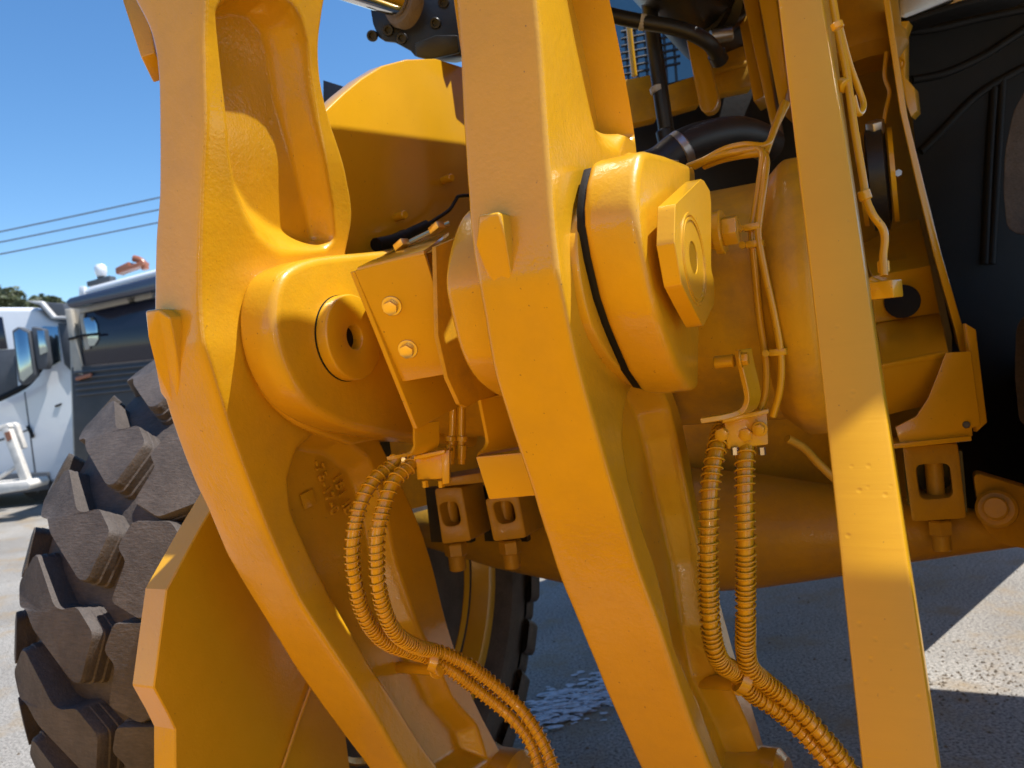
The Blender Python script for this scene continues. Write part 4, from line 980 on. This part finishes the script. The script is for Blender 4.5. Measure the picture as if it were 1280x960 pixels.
# ================================================================== pale flecks on the yard under the machine
b_ = MB()
rr = random.Random(21)
for k in range(480):
    f_ = rr.random(); cx_ = 668 + 98 * f_ + rr.gauss(0, 6); cy_ = 896 - 38 * f_ + rr.gauss(0, 11)
    c_ = w_ground(cx_, cy_, .004 + .00002 * k); r_ = abs(rr.gauss(0, .009)) + .0035; n_ = 9
    st_ = rr.uniform(1.2, 2.6)
    b_.add([c_ + np.array([math.cos(2 * math.pi * i / n_) * r_ * st_, math.sin(2 * math.pi * i / n_) * r_, 0]) * rr.uniform(.6, 1.2) for i in range(n_)], [tuple(range(n_))])
m, t, bb = new_mat("pale_fleck"); tc = t.nodes.new("ShaderNodeTexCoord")
n1 = noise(t, 26, 6, 0.75, tc.outputs["Object"])
cr = ramp(t, n1.outputs["Fac"], [(0.35, (0.40, 0.40, 0.41)), (0.60, (0.62, 0.63, 0.66))]); t.links.new(cr.outputs[0], bb.inputs["Base Color"]); bb.inputs["Roughness"].default_value = .8
tag(build(b_, "pale_patch", m, recalc=False), kind='structure')

b_ = MB(); rr = random.Random(4)
for k in range(700):
    if k < 220: p_ = w_ground(rr.uniform(1140, 1300), rr.gauss(845, 18), 0)
    else: p_ = w_ground(rr.uniform(-20, 1300), rr.uniform(700, 990), 0)
    r_ = rr.uniform(.003, .011); h_ = r_ * rr.uniform(.5, 1.0); a_ = rr.uniform(0, 6.28)
    q_ = [p_ + np.array([math.cos(a_ + i * 1.5708) * r_ * rr.uniform(.7, 1.2), math.sin(a_ + i * 1.5708) * r_ * rr.uniform(.7, 1.2), -.001]) for i in range(4)]
    b_.add(q_ + [p_ + np.array([0, 0, h_])], [(0, 1, 4), (1, 2, 4), (2, 3, 4), (3, 0, 4)])
M['grit'] = plain("grit", (0.13, 0.10, 0.07), 0.9, var=0.5, scale=3)
tag(build(b_, "grit", M['grit']), kind='stuff')

# ================================================================== background: trucks, frame, trees, power lines
def wslab(px, Y, th, back=None):
    P = [w_at(x, y, Y) for x, y in px]
    return MB().prism(P, (0, th, 0) if back is None else back)
def wbuild(px, Y, th, name, mat, parent=None, bev=0.0, seg=2):
    return build(wslab(px, Y, th), name, mat, parent, bev=bev, seg=seg)
TY = 13.2
tb = w_at(40, 630, TY); tb[2] = 0
tr = empty("truck", tb, label="white truck cab with big mirrors at the left edge behind the tyre", cat="truck")
wbuild([(-160, 384), (38, 384), (50, 388), (60, 399), (80, 403), (84, 425), (86, 450), (101, 492), (106, 530), (108, 596), (-160, 640)], TY, 2.4, "cab", M['white'], tr, .08, 3)
wbuild([(-40, 398), (2, 396), (9, 436), (-40, 440)], TY - .02, .05, "side_window", M['glass'], tr, .01)
wbuild([(-40, 440), (18, 436), (22, 490), (0, 500), (-40, 505)], TY - .02, .04, "lower_panel", M['greyplastic'], tr, .01)
wbuild([(36, 377), (79, 379), (83, 398), (63, 398), (55, 391), (46, 381)], TY - .12, 1.9, "roof_deflector", M['greyplastic'], tr, .03)
wbuild([(32, 376), (52, 376), (68, 395), (83, 395), (83, 399), (64, 399), (49, 381)], TY - .20, .10, "deflector_edge", M['label'], tr, .02)
wbuild([(52, 408), (72, 408), (76, 452), (58, 460)], TY - .02, .04, "quarter_window", M['mirror'], tr, .01)
wbuild([(72, 404), (84, 404), (94, 470), (80, 455)], TY - .03, .05, "front_pillar", M['greyplastic'], tr, .01)
mi = wbuild([(14, 413), (22, 408), (36, 414), (44, 470), (28, 482), (22, 478)], TY - .55, .16, "mirror", M['greyplastic'], tr, .03)
wbuild([(17, 416), (24, 411), (34, 416), (41, 466), (29, 477), (25, 474)], TY - .57, .03, "mirror_glass", M['mirror'], mi, .005)
mi = wbuild([(38, 408), (54, 411), (60, 452), (58, 462), (46, 462), (42, 440)], TY - .5, .16, "mirror", M['greyplastic'], tr, .03)
wbuild([(46, 413), (54, 413), (59, 440), (50, 444)], TY - .52, .03, "mirror_glass", M['mirror'], mi, .005)
build(MB().tube(smooth_path([w_at(x, y, TY - .35) for x, y in ((52, 458), (40, 474), (28, 484), (0, 498), (-30, 510))], 5), .05, 8), "mirror_arm", M['blackplastic'], tr)
wbuild([(30, 490), (31, 490), (48, 615), (46, 616)], TY - .01, .02, "door_seam", M['greyplastic'], tr)
wbuild([(-20, 556), (36, 536), (36, 538), (-20, 559)], TY - .012, .02, "panel_seam", M['greyplastic'], tr)
wbuild([(32, 533), (35, 532), (42, 545), (40, 548)], TY - .05, .04, "door_handle", M['blackplastic'], tr)
wbuild([(-160, 600), (60, 590), (62, 612), (-160, 640)], TY - .05, .3, "side_skirt", M['greyplastic'], tr, .02)
wbuild([(68, 507), (76, 504), (76, 506), (69, 509)], TY - .03, .04, "badge_strip", M['blackplastic'], tr)
wc = w_at(-60, 610, TY + .5); build(MB().lathe([(0, .3), (0, .5), (.3, .5), (.3, .3)], (wc[0], TY + .3, .5), (0, 1, 0), 32), "truck_wheel", M['tyreblack'], tr)
wc = w_at(62, 610, TY + .5); build(MB().lathe([(0, .3), (0, .48), (.3, .48), (.3, .3)], (wc[0], TY + .3, .5), (0, 1, 0), 32), "truck_wheel", M['tyreblack'], tr)

BY = 12.0
bb_ = w_at(150, 640, BY); bb_[2] = 0
bt = empty("truck", bb_, label="dark truck cab with a blue tinted visor and amber beacon behind the tyre", cat="truck")
wbuild([(84, 384), (300, 340), (300, 700), (100, 700), (92, 640)], BY + .06, 2.2, "cab", M['tan'], bt, .05)
wbuild([(97, 392), (290, 352), (290, 446), (104, 462)], BY, .08, "windscreen", M['glass'], bt, .03)
wbuild([(88, 458), (295, 440), (295, 700), (96, 700)], BY - .04, .2, "front_panel", M['darkpanel'], bt, .04)
wbuild([(79, 378), (86, 372), (195, 344), (300, 318), (300, 344), (190, 363), (110, 380), (86, 386)], BY - .42, .30, "sun_visor", M['navy'], bt, .05, 3)
wbuild([(80, 386), (88, 386), (104, 470), (92, 466)], BY - .05, .12, "door_edge", M['tan'], bt, .02)
wbuild([(99, 398), (116, 396), (121, 405), (123, 424), (118, 432), (107, 434)], BY - .025, .03, "rear_window", M['mirror'], bt, .01)
wbuild([(98, 393), (105, 391), (104, 400), (112, 436), (106, 438)], BY - .03, .04, "window_post", M['tan'], bt, .01)
wbuild([(156, 372), (170, 370), (168, 378), (162, 380)], BY - .03, .04, "rear_view_mirror", M['blackplastic'], bt, .01)
wbuild([(98, 386), (190, 366), (190, 372), (99, 392)], BY - .03, .04, "header_strip", M['tan'], bt, .01)
wbuild([(103, 366), (112, 358), (195, 336), (300, 308), (300, 330), (190, 346), (110, 368)], BY - .1, 2.2, "roof", M['white'], bt, .08, 3)
build(MB().tube([w_at(86, 424, BY - .08), w_at(105, 419, BY - .08), w_at(125, 417, BY - .08)], .02, 6), "wiper", M['blackplastic'], bt)
for k in range(5):
    build(MB().tube([w_at(92 + k, 466 + k * 7, BY - .06), w_at(290, 446 + k * 7, BY - .06)], .018, 6), "grille_bar", M['greyplastic'], bt)
build(MB().boxc(w_at(105, 471, BY - .08), (.12, 0, .02), (0, .03, 0), (0, 0, .03)), "marker_light", M['amber'], bt, .01)
be = build(MB().boxc(w_at(157, 336, BY + .3), (.11, 0, .04), (0, .12, 0), (0, 0, .05)).boxc(w_at(166, 335, BY + .3), (.22, 0, .05), (0, .12, 0), (0, 0, .03)), "beacon_bar", M['amber'], bt, .02)
build(MB().tube(smooth_path([w_at(x, y, BY + .3) for x, y in ((182, 337), (180, 330), (174, 325), (167, 323))], 4), .055, 10), "horn", M['amber'], be)
build(MB().lathe([(-.11, .0), (-.09, .07), (-.02, .09), (.05, .09), (.09, .06), (.10, 0)], w_at(126, 338, BY + .3), (0, 0, 1), 20), "roof_lamp", M['white'], bt)
build(MB().cyl(w_at(126, 352, BY + .3), w_at(126, 344, BY + .3), .05, 12).boxc(w_at(127, 352, BY + .3), (.18, 0, .03), (0, .1, 0), (0, 0, .035)), "lamp_foot", M['greyplastic'], bt)
build(MB().boxc(w_at(104, 364, BY + .1), (.04, 0, 0), (0, .05, 0), (.01, 0, .07)), "marker_lamp", M['white'], bt, .01)

fb = w_at(15, 640, 11.6); fb[2] = 0
fr2 = empty("steel_frame", fb, label="white steel A shaped ramp frame on the yard left of the tyre", cat="frame")
FY = 11.6
wbuild([(0, 534), (9, 531), (36, 604), (28, 610)], FY, .12, "leg", M['alu'], fr2, .01)
wbuild([(-40, 545), (8, 529), (12, 534), (-40, 552)], FY, .12, "top_rail", M['alu'], fr2, .01)
wbuild([(-60, 627), (-60, 610), (34, 601), (38, 606), (36, 612)], FY - .1, .5, "bottom_rail", M['alu'], fr2, .02)
wbuild([(-20, 606), (-16, 609), (22, 584), (20, 580)], FY + .03, .08, "brace", M['alu'], fr2, .01)
wbuild([(14, 528), (20, 530), (30, 560), (26, 562)], FY + .3, .10, "leg", M['alu'], fr2, .01)
wbuild([(5, 541), (11, 539), (14, 548), (9, 552)], FY - .02, .02, "rust_patch", M['amber'], fr2)

def gum_tree(px, ptop, Y, wpx, label, seed):
    rnd_ = random.Random(seed); k = Y / FPX
    c = w_at(px, ptop, Y); H = c[2]; base = np.array([c[0], Y, 0.0])
    t_ = empty("gum_tree", base, label=label, cat="tree", group="trees behind the trucks")
    rad_ = wpx * k * .5
    tr_ = [base, base + np.array([.15, 0, H * .35]), base + np.array([-.1, .1, H * .7])]
    b_ = MB().tube(smooth_path(tr_, 5), [.28 - .018 * i for i in range(11)], 8)
    for q in range(6):
        a = q * 1.05; e = base + np.array([math.cos(a) * rad_ * .6, math.sin(a) * rad_ * .6, H * (.68 + .04 * q)])
        b_.tube(smooth_path([base + np.array([0, 0, H * (.35 + .05 * q)]), (base + np.array([0, 0, H * .5]) + e) / 2, e], 4), [.10 - .009 * i for i in range(9)], 6)
    build(b_, "trunk", M['bark'], t_)
    cb = MB()
    cl = []
    for q in range(44):
        a = rnd_.uniform(0, 2 * math.pi); rr_ = rad_ * math.sqrt(rnd_.random()); zz = H * (1 - .06) - (rr_ / rad_) ** 2 * H * .07 - rnd_.random() * H * .45 - abs(rnd_.gauss(0, .03)) * H
        cl.append((base + np.array([math.cos(a) * rr_, math.sin(a) * rr_, zz]), rnd_.uniform(.20, .34) * rad_))
    for c0, cr_ in cl:
        for q in range(150):
            d = unit([rnd_.gauss(0, 1), rnd_.gauss(0, 1), rnd_.gauss(0, 1)]); p = c0 + d * cr_ * rnd_.random() ** .4 * np.array([1.1, 1.1, .8])
            x, y, a = basis([rnd_.gauss(0, 1), rnd_.gauss(0, 1), rnd_.gauss(0, .6) + .3]); sz = rnd_.uniform(.10, .24)
            cb.add([p - x * sz, p + y * sz * .4, p + x * sz, p - y * sz * .4], [(0, 1, 2, 3)])
    build(cb, "crown", M['leaf'], t_, recalc=False)
gum_tree(8, 340, 38, 105, "tall gum tree at the left edge above the white truck cab", 3)
gum_tree(62, 354, 42, 60, "smaller gum tree between the white truck and the dark truck roof", 5)
for k, (y0, y1) in enumerate(((290, 248), (303, 263), (318, 279))):
    a = w_at(0, y0, 24); b2 = w_at(195, y1, 24); d = b2 - a
    P = [a + d * s_ - np.array([0, 0, .25 * (1 - ((s_ - .5) / 3.5) ** 2)]) + np.array([0, 0, .25]) for s_ in np.linspace(-3, 3.6, 24)]
    o = build(MB().tube(P, .022, 6), "power_line", M['cable'], ang=80)
    tag(o, ["highest of the three thin power lines crossing the sky", "middle one of the three thin power lines crossing the sky", "lowest of the three thin power lines crossing the sky"][k], "power line", "power lines across the sky")
